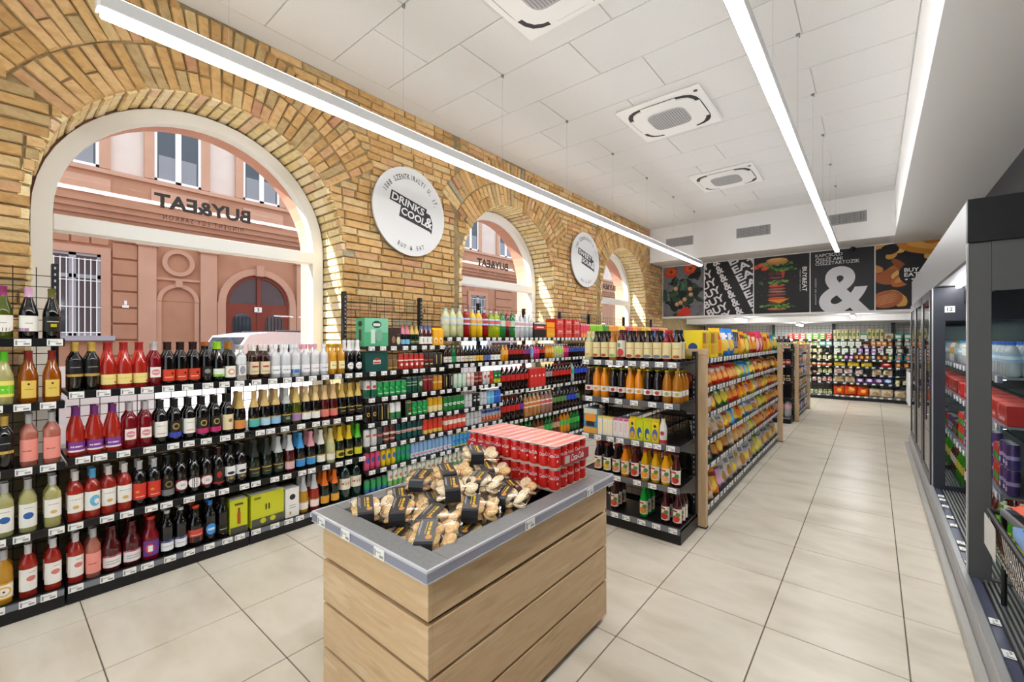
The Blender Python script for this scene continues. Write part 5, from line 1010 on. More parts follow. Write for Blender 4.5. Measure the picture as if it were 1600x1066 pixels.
bags = dict(
 ylw=('yellow crisps bag', 'f0c018', [('o', 0, .45, .7, .3, 'e8862a'), ('o', 0, .72, .5, .12, 'c8281e')]), blu=('blue crisps bag', '2f7cd0', [('o', 0, .4, .7, .25, 'e8c04a'), ('o', 0, .72, .6, .12, 'e8e8f0')]), sky=('sky-blue snack bag', '4aa8e0', [('o', -.1, .4, .6, .3, 'e0c860'), ('r', -1, 1, .75, .9, '2a6ab8')]), red=('red snack bag', 'cc2a1e', [('o', 0, .42, .65, .25, 'e8a040'), ('o', 0, .72, .45, .1, 'f0e0c0')]), rdo=('red-orange snack bag', 'd8501e', [('o', 0, .4, .7, .28, 'e0a858'), ('r', -1, 1, .75, .88, 'b81e1a')]), org=('orange snack bag', 'ea8a1a', [('o', 0, .42, .6, .3, 'f0c85a'), ('r', -.7, .7, .7, .82, '8a3a1a')]), lim=('lime snack bag', '9ac42a', [('o', 0, .4, .6, .28, 'e8d870'), ('r', -1, 1, .72, .86, '3a7a2a')]), grn=('green snack bag', '2a7a34', [('o', 0, .42, .6, .3, 'e8d040'), ('o', 0, .76, .5, .1, 'f0f0d0')]), pur=('purple snack bag', '7a3a9a', [('o', 0, .4, .6, .28, 'e0b0d0'), ('r', -1, 1, .75, .86, 'e8d050')]), pnk=('magenta snack bag', 'd83a6a', [('o', 0, .4, .6, .28, 'f0c0a8')]), wht=('white nut bag', 'd9d8d4', [('o', .1, .3, .5, .2, 'b8803a'), ('o', -.1, .65, .5, .1, '8a8a90')]), clr=('clear peanut bag', 'c8b49a', [('r', -1, 1, .6, .92, 'dcdcdc'), ('o', 0, .7, .5, .1, 'c8a83a')]), tan=('tan bread-stick bag', 'c8965a', [('o', 0, .35, .7, .28, 'd8b078'), ('o', .1, .68, .45, .14, 'e8842a')]), owl=('blue-green owl-print bag', '2a8a5a', [('r', -1, 1, .2, .55, '2a5aa0'), ('o', -.4, .4, .2, .08, 'f0d848'), ('o', .4, .4, .2, .08, 'f0d848'), ('o', 0, .25, .2, .08, 'e8903a')]), blk=('dark brown snack bag', '2c2018', [('o', 0, .42, .6, .25, 'c88a3a'), ('r', -.6, .6, .72, .82, 'e8d8b0')]), gry=('silver snack bag', 'b4b6ba', [('o', 0, .32, .55, .2, 'e8c83a'), ('r', -.6, .6, .66, .78, '6a6a70')]), bei=('beige cracker bag', 'd8c49a', [('o', 0, .4, .6, .22, 'c87a5a'), ('r', -1, 1, .72, .85, 'b8342c')]))
for i, (k, (lk, base_, mk)) in enumerate(bags.items()):
    bag('s_' + k, lk, .178, .182, .062, base_, mk, seed=i); bag('t_' + k, 'tall ' + lk, .178, .265, .07, base_, mk, seed=i + 40); bag('u_' + k, 'small ' + lk, .125, .17, .055, base_, mk, seed=i + 80)
box('d_lay', 'yellow snack display box', .24, .16, .25, 'f0d014', [('r', -.9, -.1, .12, .48, 'e0a01e'), ('r', .1, .9, .12, .48, 'd8b83a'), ('r', -.9, -.1, .54, .92, 'b86a3a'), ('r', .1, .9, .54, .92, 'd0c030'), ('r', -.05, .05, 0, 1, 'c8a80e')], side=[('r', -.8, .8, .3, .95, 'f0d82a'), ('o', 0, .4, .5, .16, '2a4a8a')])
can('d_tube', 'black crisps tube', '1e1e20', [(.35, .6, '8a8a8e'), (.06, .3, 'c8a04a')], h=.25, r=.038); box('d_tray', 'paper tray of wrapped rolls', .30, .14, .13, 'd8d4cc', [('r', -1, 1, 0, .4, 'b8824a'), ('r', -1, 1, .42, .5, 'e8e4dc')], name='tray', rough=.3)
ZG = [.125, .48, .70, .94, 1.17, 1.43]; LE = .30
pat = {5: [['d_lay', 'd_lay', 'ylw', 'blu'], ['blu', 'd_tube', 'd_tube', 'ylw', 'org', 'lim'], ['red', 'red', 'pnk', 'pnk', 'ylw'], ['ylw', 'org', 'sky', 'grn', 'grn']],
 4: [['rdo', 'rdo', 'red', 'red', 'red'], ['rdo', 'rdo', 'lim', 'sky', 'sky'], ['grn', 'org', 'red', 'org', 'red'], ['org', 'rdo', 'blk', 'org', 'ylw']],
 3: [['d_tray', 'org', 'grn', 'grn'], ['red', 'red', 'ylw', 'ylw', 'pur'], ['ylw', 'lim', 'pur', 'rdo', 'org'], ['grn', 'red', 'blu', 'org', 'org']],
 2: [['wht', 'wht', 'clr', 'wht', 'org'], ['sky', 'blu', 'ylw', 'blu', 'blu'], ['gry', 'wht', 'ylw', 'lim', 'grn'], ['org', 'red', 'red', 'blu', 'rdo']],
 1: [['owl', 'owl', 'blk', 'org', 'blk'], ['clr', 'tan', 'tan', 'tan', 'clr'], ['lim', 'tan', 'rdo', 'rdo', 'bei'], ['rdo', 'red', 'red', 'bei', 'red']],
 0: [['bei', 'bei', 'org', 'pur', 'wht'], ['wht', 'gry', 'clr', 'wht', 'gry'], ['wht', 'gry', 'lim', 'gry', 'wht'], ['gry', 'wht', 'gry', 'bei', 'gry']]}
gn = ['near snack bay', 'second snack bay', 'third snack bay', 'far snack bay']
for k in range(4):
    Rk = rack('snack_rack', f'{["nearest", "second", "third", "farthest"][k]} bay of the snack gondola along the main aisle', (GX1, 3.93 + k * .985, 0), RZ, .985, .42, ZG, 1.52, gn[k], 9, posts=(1,), seed=20 + k, railmat=SHELFM)
    for lv in range(6):
        pre = 't_' if lv in (0,) else ('s_' if lv in (5, 3) else 's_'); items = []
        for it in pat[lv][k]:
            items.append((it if it[:2] == 'd_' else (('t_' if lv in (0, 5) else 's_' if lv != 2 else 's_') + it), 1))
        fill(Rk, lv, items, lean=LE if lv < 5 else .12, inset=.002, rows=1, turn=-.30)
        if lv < 5: fill(Rk, lv, [('u_' + rnd.choice(list(bags)), 1) for _ in range(6)], lean=.15, inset=.14) if lv == 4 else None
# back half of the gondola (faces the brick wall)
Rb = rack('snack_rack', 'side of the snack gondola that faces the brick wall', (GX0, 7.87, 0), -RZ, 3.94, .44, ZG, 1.52, 'wall side snack bay', 4, posts=(), seed=30)
fill(Rb, 5, [('t_' + rnd.choice(['blu', 'ylw', 'red', 'org', 'sky']), 1) for _ in range(20)], lean=.1)
def end_frame(name, label, x0, x1, y, z=1.52, t=.055):
    e = empty(name, label, 'gondola frame', (0, y, 0))
    for x in (x0, x1): obj('wooden_post', MB().cbox(x - .035, x + .035, -t/2, t/2, .012, z - .05, WOODL, .003), e)
    obj('wooden_top', MB().cbox(x0 - .04, x1 + .04, -t/2 - .004, t/2 + .004, z - .05, z, WOODL, .003), e)
    for x in (x0, x1): obj('floor_foot', MB().cbox(x - .04, x + .04, -.03, .03, 0, .012, DGREY, .002), e)
end_frame('gondola_frame', 'oak end frame between the juice rack and the snack shelves', GX0 - .03, GX1 + .02, 3.893)
end_frame('gondola_frame', 'oak end frame at the far end of the snack shelves', GX0 - .03, GX1 + .02, 7.905)

# ---------------------------------------------------------------- far gondola
for k, lk, w, h, c, c2 in (('f_pk', 'small pink box', .09, .13, 'd0709a', 'f0d8e0'), ('f_gr', 'small green box', .09, .14, '4a8a5a', 'e0e8d8'), ('f_wh', 'small white box', .10, .13, 'dcdad6', '9a7ab0'), ('f_bl', 'small blue box', .09, .15, '3a5a9a', 'd8e0f0'), ('f_bk', 'small black box', .1, .15, '232326', 'c8a04a'), ('f_or', 'small orange box', .09, .13, 'd8863a', 'f0e0c0'), ('f_ye', 'small yellow box', .09, .14, 'd8c03a', 'b0402a'), ('f_vi', 'small violet box', .09, .13, '8a6aa8', 'ece0f0')):
    box(k, lk, w, .09, h, c, [('r', -.7, .7, .4, .75, c2), ('r', -.5, .5, .15, .22, c2)])
can('f_rc', 'small red tin', '9c2a28', [(.4, .7, 'd8b0a0')], h=.11, r=.036); jar('f_jr', 'dark sauce jar', .034, .12, M('3a1410', .2), 'b8a060', 'd8c8b0', [('o', 0, .5, .5, .3, '8a3a2a')])
soda('f_wat', 'clear water bottle', 'ice', 'd8a0b0', 'd0d8e8', 'petbig', kind='water_bottle')
ZK = [.125, .47, .79, 1.10, 1.40]
e2 = rack('far_end_rack', 'black end rack of the far gondola with water bottles at the bottom', (-1.95, 9.62, 0), 0, .76, .40, ZK, 1.50, 'far end rack', (2, 2, 3, 3, 3), seed=40, back=NEARBLK)
fill(e2, 0, [('_.3', 1), ('f_wat', 4)], rows=2); fill(e2, 2, [('_.25', 1), ('f_jr', 6)]); fill(e2, 3, [('_.25', 1), ('f_rc', 6)]); fill(e2, 4, [('_.2', 1), ('y_td', 7)])
ZL = [.125, .38, .62, .86, 1.10, 1.35]; fk = ['f_pk', 'f_gr', 'f_wh', 'f_bl', 'f_bk', 'f_or', 'f_ye', 'f_vi']
for k in range(2):
    Rk = rack('household_rack', f'{["near", "far"][k]} aisle-side bay of the far gondola with small boxes', (-1.16, 10.09 + k * .93, 0), RZ, .93, .40, ZL, 1.48, ['near household bay', 'far household bay'][k], 5, seed=50 + k, back=NEARBLK)
    for lv in range(6): fill(Rk, lv, [(rnd.choice(fk), 1) for _ in range(8)])
end_frame('gondola_frame', 'oak end frame behind the far end rack', -1.98, -1.145, 10.055, 1.5); end_frame('gondola_frame', 'oak end frame nearest the back shelves', -1.98, -1.145, 11.985, 1.5)

# ---------------------------------------------------------------- back wall racks
jar('h_cr', 'cream jar', .045, .11, M('e0d4a8', .3), 'd8c04a', 'efe8d0', [('o', 0, .5, .5, .25, '8ab04a')]); jar('h_gr', 'green pickle jar', .045, .12, M('7a8a3a', .2), 'c8b860', 'e8ecd0', [('o', 0, .5, .4, .25, '4a7a2a')]); jar('h_rd', 'red sauce jar', .045, .12, M('a82a1c', .2), 'e0e0e0', 'f0e8e0', [('o', 0, .5, .5, .25, 'c82a20')]); jar('h_wh', 'white-label jar', .045, .11, M('d8c8b0', .3), 'ececec', 'f2eeea', [('o', 0, .5, .5, .3, 'c03a4a')]); jar('h_bk', 'black jar', .04, .11, M('1c1a1a', .2), '2a2a2a', '2c2c30')
can('h_tin', 'pale vegetable tin', 'e4e2cc', [(.3, .7, 'a8c080')], h=.11, r=.042); can('h_tinb', 'red fish tin', 'b8342c', [(.3, .7, 'e8dcc8')], h=.05, r=.05)
for k, lk, w, h, d, c, mk in (('h_ylp', 'yellow pasta pack', .24, .14, .08, 'e0c01e', [('o', 0, .5, .6, .25, 'b89a2a')]), ('h_rdp', 'red pasta pack', .22, .14, .08, 'c8281e', [('o', 0, .5, .6, .2, 'e8b0a0')]), ('h_flr', 'white flour bag', .17, .155, .10, 'e0dcd4', [('o', 0, .4, .6, .2, 'c8707a')]), ('h_rice', 'rice pouch', .17, .15, .08, 'd8ccae', [('o', 0, .4, .6, .25, 'a8804a')]), ('h_vio', 'violet toast bag', .17, .16, .1, '6a4a90', [('o', 0, .45, .7, .25, 'e0d0d8')]), ('h_blt', 'blue toast bag', .17, .16, .1, '3a5a9c', [('o', 0, .45, .7, .25, 'd8dce8')]), ('h_org', 'large orange crisps bag', .24, .27, .1, 'd84a14', [('o', .1, .5, .5, .18, 'e8b040'), ('o', 0, .8, .6, .1, 'b81e14')]), ('h_bre', 'pale bread bag', .22, .2, .1, 'd0c0a4', [('o', 0, .4, .6, .25, 'a88858')]), ('h_gpo', 'grey pet-food pouch', .14, .15, .06, '8a8c86', [('o', 0, .45, .6, .25, 'd8d0b8')]), ('h_mix', 'brown seasoning sachet', .1, .13, .04, 'a0522a', [('o', 0, .5, .6, .25, 'e0b060')]), ('h_mxg', 'green seasoning sachet', .1, .13, .04, '6a9a4a', [('o', 0, .5, .6, .25, 'e0d8a0')]), ('h_mxb', 'blue seasoning sachet', .1, .13, .04, '2f7ab0', [('o', 0, .5, .6, .25, 'e0e0e0')]), ('h_mxp', 'purple seasoning sachet', .1, .13, .04, '7a4a8a', [('o', 0, .5, .6, .25, 'e0c0d8')]), ('h_spg', 'tall spaghetti pack', .07, .26, .05, 'd8cf9a', [('o', 0, .5, .7, .2, '6a8a3a')])): bag(k, lk, w, h, d, c, mk, seed=len(k) + ord(k[2]), name='food_pouch')
can('h_gtub', 'small orange spread tub', 'e07a3a', [(.6, .95, 'f0e8e0')], h=.08, r=.05); box('h_tea', 'teal-white box', .13, .1, .13, '5ab0a0', [('r', -.8, .8, .3, .8, 'ece8e0')]); box('h_red', 'flat red carton', .14, .1, .05, 'c0302c', [('r', -.6, .6, .3, .7, 'f0e0d0')]); box('h_grn', 'flat green carton', .14, .1, .05, '6a9a3a', [('r', -.6, .6, .3, .7, 'f0f0d8')]); box('h_gst', 'green-white sugar pack', .13, .09, .14, 'dfe4da', [('r', -1, 1, .8, 1, '3a9a5a'), ('r', -.5, .5, .3, .4, '8a9a8a')]); box('h_toy', 'teal pet-food box', .13, .1, .15, '2f8a9a', [('o', 0, .4, .6, .3, 'd87a4a')])
ZW = [.125, .46, .68, .88, 1.06, 1.235, 1.41, 1.585]
Y0 = 14.32
B0 = rack('back_rack', 'back-wall rack bay mostly hidden behind the gondolas', (-4.2, Y0, 0), 0, 1.95, .44, ZW, 2.01, 'hidden back bay', 3, seed=60)
B1 = rack('back_rack', 'left visible back-wall rack bay with jars and tins', (-2.25, Y0, 0), 0, 1.42, .44, ZW, 2.01, 'jar back bay', 7, seed=61)
B2 = rack('back_rack', 'middle back-wall rack bay with flour, pasta and crisps', (-.83, Y0, 0), 0, 1.22, .44, ZW, 2.01, 'pasta back bay', 8, seed=62)
B3 = rack('back_rack', 'right back-wall rack bay behind the white chest freezer', (.39, Y0, 0), 0, .70, .44, ZW, 2.01, 'pet back bay', 4, seed=63)
SP = ('_.38', 1)
fill(B1, 7, [SP, ('h_red', 3), ('h_grn', 3), ('h_red', 1)], stack=3, jit=0); fill(B1, 6, [SP, ('h_cr', 2), ('f_ye', 2), ('h_gr', 3), ('h_tea', 2)]); fill(B1, 5, [SP, ('h_cr', 1), ('h_gr', 2), ('h_cr', 4), ('h_bk', 2)]); fill(B1, 4, [SP, ('h_wh', 5), ('h_cr', 4)]); fill(B1, 3, [SP, ('h_wh', 4), ('h_gtub', 5)]); fill(B1, 2, [SP, ('h_wh', 1), ('h_cr', 2), ('h_tinb', 3), ('h_gr', 3)]); fill(B1, 1, [SP, ('h_tin', 4), ('h_wh', 3), ('h_rd', 2)]); fill(B1, 0, [SP, ('h_tin', 1), ('h_rd', 3), ('h_tin', 3), ('h_gr', 3)])
fill(B2, 7, [('h_spg', 7), ('h_gst', 1), ('h_spg', 4), ('h_rice', 1)], lean=.05); fill(B2, 6, [('h_gst', 4), ('h_red', 1), ('f_or', 3), ('h_mix', 1)]); fill(B2, 5, [('h_gst', 3), ('f_vi', 3), ('f_wh', 1), ('h_gst', 1)], lean=.1); fill(B2, 4, [('h_mxg', 2), ('h_mxp', 2), ('h_mix', 3), ('h_mxb', 1), ('h_mix', 2), ('h_mxg', 1)], lean=.12); fill(B2, 3, [('h_ylp', 3), ('_.06', 1), ('h_rdp', 1)], lean=.4); fill(B2, 2, [('h_flr', 3), ('_.1', 1), ('h_rice', 2)], lean=.25); fill(B2, 1, [('h_bre', 2), ('h_vio', 3), ('h_blt', 1)], lean=.25); fill(B2, 0, [('h_org', 3), ('h_bre', 2)], lean=.15)
fill(B3, 7, [('h_tea', 3), ('h_red', 1)]); fill(B3, 6, [('h_gpo', 4)], lean=.1); fill(B3, 5, [('h_gpo', 2), ('h_rice', 1)], lean=.1); fill(B3, 4, [('h_toy', 4)]); fill(B3, 3, [('h_mix', 2), ('h_gpo', 2)], lean=.1); fill(B3, 1, [('h_cr', 2), ('h_rice', 2)], lean=.1); fill(B3, 0, [('h_bre', 3)], lean=.2)
fill(B0, 7, [('h_bk', 4), ('j_pk', 4), ('h_rd', 5)])
# white chest freezer on castors
fz = empty('chest_freezer', 'white chest freezer on castors in front of the back shelves', 'freezer', (.60, 13.05, 0)); FW = M('e4e6e8', .3)
obj('cabinet', MB().cbox(0, .5, 0, .85, .10, .86, FW, .02), fz); obj('lid', MB().cbox(-.01, .51, -.01, .86, .86, .90, GREY, .01), fz); obj('vent_panel', MB().cbox(.30, .48, -.006, 0, .14, .34, M('7d8186', .5), .003), fz); obj('lid_handle', MB().cbox(.2, .3, -.03, -.01, .85, .88, DGREY, .004), fz)
for x in (.07, .43):
    for y in (.08, .77): obj('castor', MB().lathe([(0, -.018), (.042, -.018), (.042, .018), (0, .018)], TYRE, 14, Matrix.Translation((x, y, .042)) @ Matrix.Rotation(pi/2, 4, 'Y')).box(x - .03, x + .03, y - .03, y + .03, .085, .10, DGREY), fz)
# ---------------------------------------------------------------- oak promotion island
IX0, IX1, IY0, IY1 = -1.905, -1.175, .965, 2.262
isl = empty('promotion_island', 'oak slatted promotion island with grey top in the foreground', 'display counter', (0, 0, 0))
TOPM = noise_mat('grey_laminate', ['707274', '7c7e80'], 60, .38, .02, 200); DK = M('2a1d12', .8)
for k, (z0, z1) in enumerate(((.035, .222), (.236, .421), (.435, .616), (.634, .792))):
    obj('front_board', MB().cbox(IX0, IX1, IY0, IY0 + .02, z0, z1, WOOD, .0015), isl); obj('side_board', MB().cbox(IX1 - .02, IX1, IY0 + .0205, IY1 - .0205, z0, z1, WOOD, .0015), isl)
    obj('back_board', MB().cbox(IX0, IX1, IY1 - .02, IY1, z0, z1, WOOD, .0015), isl); obj('side_board', MB().cbox(IX0, IX0 + .02, IY0 + .0205, IY1 - .0205, z0, z1, WOOD, .0015), isl)
obj('inner_carcass', MB().box(IX0 + .03, IX1 - .03, IY0 + .03, IY1 - .03, .0, .70, DK), isl)
SX0, SX1, SY0, SY1, SZ = -1.945, -1.152, .942, 2.292, .83; OX0, OX1, OY0, OY1 = -1.862, -1.248, 1.04, 2.19
t = obj('grey_top', MB().cbox(SX0, SX1, SY0, OY0, .793, SZ, TOPM, .002).cbox(SX0, SX1, OY1, SY1, .793, SZ, TOPM, .002).cbox(SX0, OX0, OY0, OY1, .793, SZ, TOPM, .002).cbox(OX1, SX1, OY0, OY1, .793, SZ, TOPM, .002), isl)
obj('well_lining', MB().box(OX0, OX1, OY0, OY1, .705, .712, DK).box(OX0 - .004, OX0, OY0, OY1, .70, .80, DK).box(OX1, OX1 + .004, OY0, OY1, .70, .80, DK).box(OX0, OX1, OY0 - .004, OY0, .70, .80, DK), isl)
STRIP = M('8d90a4', .12, spec=.8); STR2 = M('c9cbd6', .12, spec=.8)
for nm, a in (('price_strip', (SX0, SX1, SY0 - .006, SY0)), ('price_strip', (SX1, SX1 + .006, SY0 - .006, SY1)), ('price_strip', (SX0, SX1, SY1, SY1 + .006)), ('price_strip', (SX0 - .006, SX0, SY0 - .006, SY1))):
    st = obj(nm, MB().box(*a, .787, .829, STRIP).box(a[0] - .0015, a[1] + .0015, a[2] - .0015, a[3] + .0015, .822, .8305, STR2).box(a[0] - .0015, a[1] + .0015, a[2] - .0015, a[3] + .0015, .784, .789, STR2), isl)
for x in (-1.86, -1.66, -1.42): obj('price_tag', TAGMESH, isl, (x, SY0 - .0065, .826))
for y in (1.50, 2.02): obj('price_tag', TAGMESH, isl, (SX1 + .0065, y, .826), RZ)
# cookie packs: clear clamshell, cookies, paper sleeve
COOK = [noise_mat('biscuit', ['cf9c5e', 'e4bd82', 'efd2a0'], 60, .8, .08, 90, coords='obj'), noise_mat('pale_biscuit', ['e2c594', 'f0dab2', 'f6e8cc'], 60, .8, .08, 90, coords='obj')]
SLV = M('2c2c30', .3); YEL = M('d9b01e', .5); SLG = M('c9c9cc', .4)
def cookie_kind(key, look, w, l, h, ck, sleeve_at):
    sh = MB()   # clamshell: rounded tray + lid with ribs
    def rr(s, z, k=6):
        o = []; r = .02
        for cx, cy, a0 in ((w/2 - r, l/2 - r, 0), (-w/2 + r, l/2 - r, pi/2), (-w/2 + r, -l/2 + r, pi), (w/2 - r, -l/2 + r, 1.5*pi)):
            for i in range(5): a = a0 + pi/2*i/4; o.append(((cx + r*cos(a)) * s, (cy + r*sin(a)) * s, z))
        return o
    L = [rr(.86, 0), rr(.94, h*.45), rr(1.03, h*.47), rr(1.03, h*.52), rr(.95, h*.54), rr(.90, h*.92), rr(.80, h)]
    for A, B in zip(L, L[1:]):
        for i in range(20): sh.face([A[i], A[(i+1) % 20], B[(i+1) % 20], B[i]], PLASTIC, True)
    sh.face(L[0][::-1], PLASTIC); sh.face(L[-1], PLASTIC)
    for k in range(8): x = -w*.38 + k * w*.108; sh.tube((x, -l*.45, h*.56), (x, -l*.425, h*.9), .003, PLASTIC, 5)
    cb = []
    for i in range(2):
        for j in range(3):
            for q in range(2):
                b = MB(); b.lathe([(0, -.008), (.027, -.007), (.033, 0), (.028, .007), (.012, .010), (0, .010)], COOK[(ck + i + j + q) % 2 if ck == 2 else ck], 10, Matrix.Translation(((-.21 + .42*i) * w, (-.30 + .30*j) * l + .006 * q, h * (.20 + .46 * q))) @ Matrix.Rotation((i*7 + j*3 + q) * .7 % .7 - .3, 4, 'X') @ Matrix.Rotation(.3 * (q - .5), 4, 'Y')); cb.append(('cookie', b.build('cookie'), 1))
    s0, s1 = sleeve_at; sl = MB(); hw = w * .5 * 1.0
    P = [(-hw*1.045, h*.1), (-hw*1.06, h*.5), (-hw*.93, h*.96), (-hw*.80, h*1.03), (hw*.80, h*1.03), (hw*.93, h*.96), (hw*1.06, h*.5), (hw*1.045, h*.1)]
    for p, q in zip(P, P[1:]): sl.face([(p[0], s0, p[1]), (q[0], s0, q[1]), (q[0], s1, q[1]), (p[0], s1, p[1])], SLV)
    z = h*1.03 + .0008; m = (s0 + s1) / 2
    def bar(x0, x1, y0, y1, mt): sl.face([(x0, y0, z), (x1, y0, z), (x1, y1, z), (x0, y1, z)], mt)
    for x0_, x1_ in ((-.28, -.10), (-.07, .02), (.05, .18)): bar(w*x0_, w*x1_, m + .006, m + .016, YEL)
    bar(-w*.28, w*.16, m - .004, m - .001, YEL); bar(-w*.34, w*.1, s0 + .006, s0 + .008, SLG); bar(-w*.3, w*.2, s0 + .011, s0 + .0125, SLG)
    sl.face([(w*.26 + .013*cos(a*pi/6), m + .016 + .013*sin(a*pi/6), z) for a in range(12)], M('c98a4a', .5))
    PROD[key] = dict(look=look, cat='cookie pack', w=w, d=l, h=h, name='cookie_pack', parts=[('cookie_pack', sh.build('cookie_pack', 60), 0)] + cb + [('paper_sleeve', sl.raw('paper_sleeve'), 1)])
cookie_kind('ck1', 'cookie pack', .165, .212, .06, 0, (-.060, .012)); cookie_kind('ck2', 'pale biscuit pack', .165, .212, .06, 1, (-.055, .015)); cookie_kind('ck3', 'mixed biscuit pack', .160, .21, .06, 2, (-.065, .005))
packs = [  # kind, x, y, z, heading, pitch, roll, what sets it apart
 ('ck1', -1.340, 1.130, .800, .9, .42, .0, 'cookie pack leaning in the front corner of the island well'), ('ck3', -1.775, 1.130, .800, .55, .40, .0, 'cookie pack leaning in the left front corner of the well'),
 ('ck1', -1.545, 1.125, .722, .1, .05, .0, 'cookie pack lying low between the two leaning front packs'), ('ck2', -1.700, 1.300, .722, 1.3, .0, .05, 'pale biscuit pack at the bottom left of the pile'), ('ck1', -1.500, 1.310, .722, -.3, .05, .0, 'cookie pack at the bottom middle of the pile'), ('ck2', -1.335, 1.330, .740, 1.0, .12, .0, 'pale biscuit pack low against the right rim of the well'),
 ('ck3', -1.775, 1.480, .722, .4, 0, 0, 'biscuit pack at the bottom by the left rim'), ('ck2', -1.560, 1.500, .722, 1.2, 0, 0, 'biscuit pack at the bottom behind the middle one'), ('ck1', -1.350, 1.560, .740, .2, .05, 0, 'cookie pack at the bottom near the cola cans'), ('ck2', -1.70, 1.68, .722, .9, 0, 0, 'biscuit pack at the bottom near the back left'),
 ('ck3', -1.760, 1.310, .800, .85, .16, .05, 'biscuit pack resting behind the left front leaning pack'), ('ck1', -1.440, 1.230, .806, .75, .28, .0, 'cookie pack leaning just behind the front corner pack'), ('ck1', -1.370, 1.400, .822, .7, .22, .0, 'cookie pack leaning second behind the front corner pack'), ('ck2', -1.600, 1.370, .800, 1.9, .06, .0, 'biscuit pack with its sleeve facing the aisle in mid pile'), ('ck3', -1.590, 1.560, .800, 1.6, .05, .0, 'biscuit pack lying across the middle of the pile'),
 ('ck2', -1.340, 1.590, .822, .6, .14, .0, 'pale biscuit pack sloping beside the cola cans'), ('ck2', -1.790, 1.520, .800, .5, .10, .0, 'biscuit pack sloping by the back left rim'), ('ck1', -1.72, 1.40, .872, .6, .10, .04, 'cookie pack on top at the left of the pile'), ('ck2', -1.475, 1.545, .878, 1.0, .12, .0, 'pale biscuit pack on top near the cola cans'), ('ck3', -1.640, 1.640, .872, .75, .12, .0, 'biscuit pack near the top at the back of the pile'), ('ck2', -1.665, 1.720, .945, .7, .16, .0, 'pale biscuit pack at the very top of the pile'), ('ck3', -1.40, 1.72, .815, .8, .1, 0, 'biscuit pack pressed against the cola cans'),
 ('ck2', -1.500, 1.400, .880, .8, .20, .0, 'pale biscuit pack high in the middle of the pile'), ('ck1', -1.640, 1.220, .800, .8, .25, .0, 'cookie pack between the two leaning front packs'), ('ck2', -1.790, 1.700, .800, .6, .1, .0, 'pale biscuit pack by the left rim next to the cola cans'), ('ck3', -1.560, 1.700, .880, .8, .15, .0, 'biscuit pack high at the back in front of the cola cans'), ('ck1', -1.640, 1.500, .900, .8, .15, .0, 'cookie pack high behind the top left pack')]
rp_ = random.Random(21)
for k, x, y, z, h_, pt, rl, lb in packs: place(k, (x, y, z), -.88 + rp_.uniform(-.4, .4) + (.25 if pt > .3 else 0), lb, 'cookie packs heaped in the island well', tilt=rp_.uniform(-.08, .08), roll=(pt + rl) * .62)
# shrink-wrapped cola trays
COLA = M('d61c14', .3, .0, coat=.4); can('cola', 'red cola can', COLA, [(.93, .97, 'c9ccd0')], [('t', 'Coca-Cola', 0, .62, 1.55, .22, 'f2eceb'), ('o', .55, .3, .12, .07, 'f0dcd8')], h=.108, r=.0312)
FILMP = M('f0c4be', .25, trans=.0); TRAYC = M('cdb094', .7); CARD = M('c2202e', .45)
PX0, PY0, P_ = -1.870, 1.838, .0635
def cola_pack(n0, n1, z, label, band, rows=5):
    e = empty('cola_pack', label, 'can pack', (PX0 + n0 * P_, PY0, z), 0, 'cola can packs on the island'); n = n1 - n0; cm = PROD['cola']['parts'][0][1]
    obj('cardboard_tray', MB().box(.002, n * P_ - .002, .002, rows * P_ - .002, 0, .002, TRAYC), e)
    for i in range(n):
        for j in range(rows):
            if j == 0 or i == n - 1 or i == 0 or j == rows - 1: obj('can', cm, e, (P_ * (i + .5), P_ * (j + .5), .002), (.3 if j == 0 else 1.3) + ((i * 5 + j * 3) % 7 - 3) * .12)
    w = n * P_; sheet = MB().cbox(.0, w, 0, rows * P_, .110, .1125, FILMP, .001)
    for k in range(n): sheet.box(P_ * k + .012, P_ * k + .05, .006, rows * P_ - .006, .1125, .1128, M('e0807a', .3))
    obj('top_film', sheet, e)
    if band in ('front', 'both'):
        b = MB().box(.0, P_ * 4, -.004, .0, .004, .058, CARD); vs, fs = text_fit('Coca-Cola', w=.13, h=.036, bold=.02, shear=.2, cx=.09, cy=.032); b.add([(x, -.0046, y_) for x, y_ in vs], fs, WHITE); b.box(.172, .222, -.005, -.004, .012, .05, M('d4ccc4', .5))
        for k in range(9): b.box(.176 + k * .005, .178 + k * .005, -.0054, -.005, .015, .047, M('3a3a3a', .5))
        obj('card_band', b, e)
    if band in ('side', 'both'):
        b = MB().box(w, w + .004, 0.06, rows * P_, .004, .058, CARD); vs, fs = text_fit('Coca-Cola', w=.13, h=.036, bold=.02, shear=.2, cx=.20, cy=.032); b.add([(w + .0046, x, y_) for x, y_ in vs], fs, WHITE); b.box(w + .004, w + .005, .075, .12, .012, .05, M('d4ccc4', .5))
        obj('card_band', b, e)
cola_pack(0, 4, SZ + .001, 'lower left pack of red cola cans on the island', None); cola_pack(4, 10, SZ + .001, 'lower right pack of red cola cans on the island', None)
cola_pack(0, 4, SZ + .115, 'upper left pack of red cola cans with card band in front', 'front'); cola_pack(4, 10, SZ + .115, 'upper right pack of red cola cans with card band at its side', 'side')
obj('stack_board', MB().box(OX0 - .004, OX1 + .01, 1.836, OY1 + .002, SZ - .004, SZ, TOPM), isl)

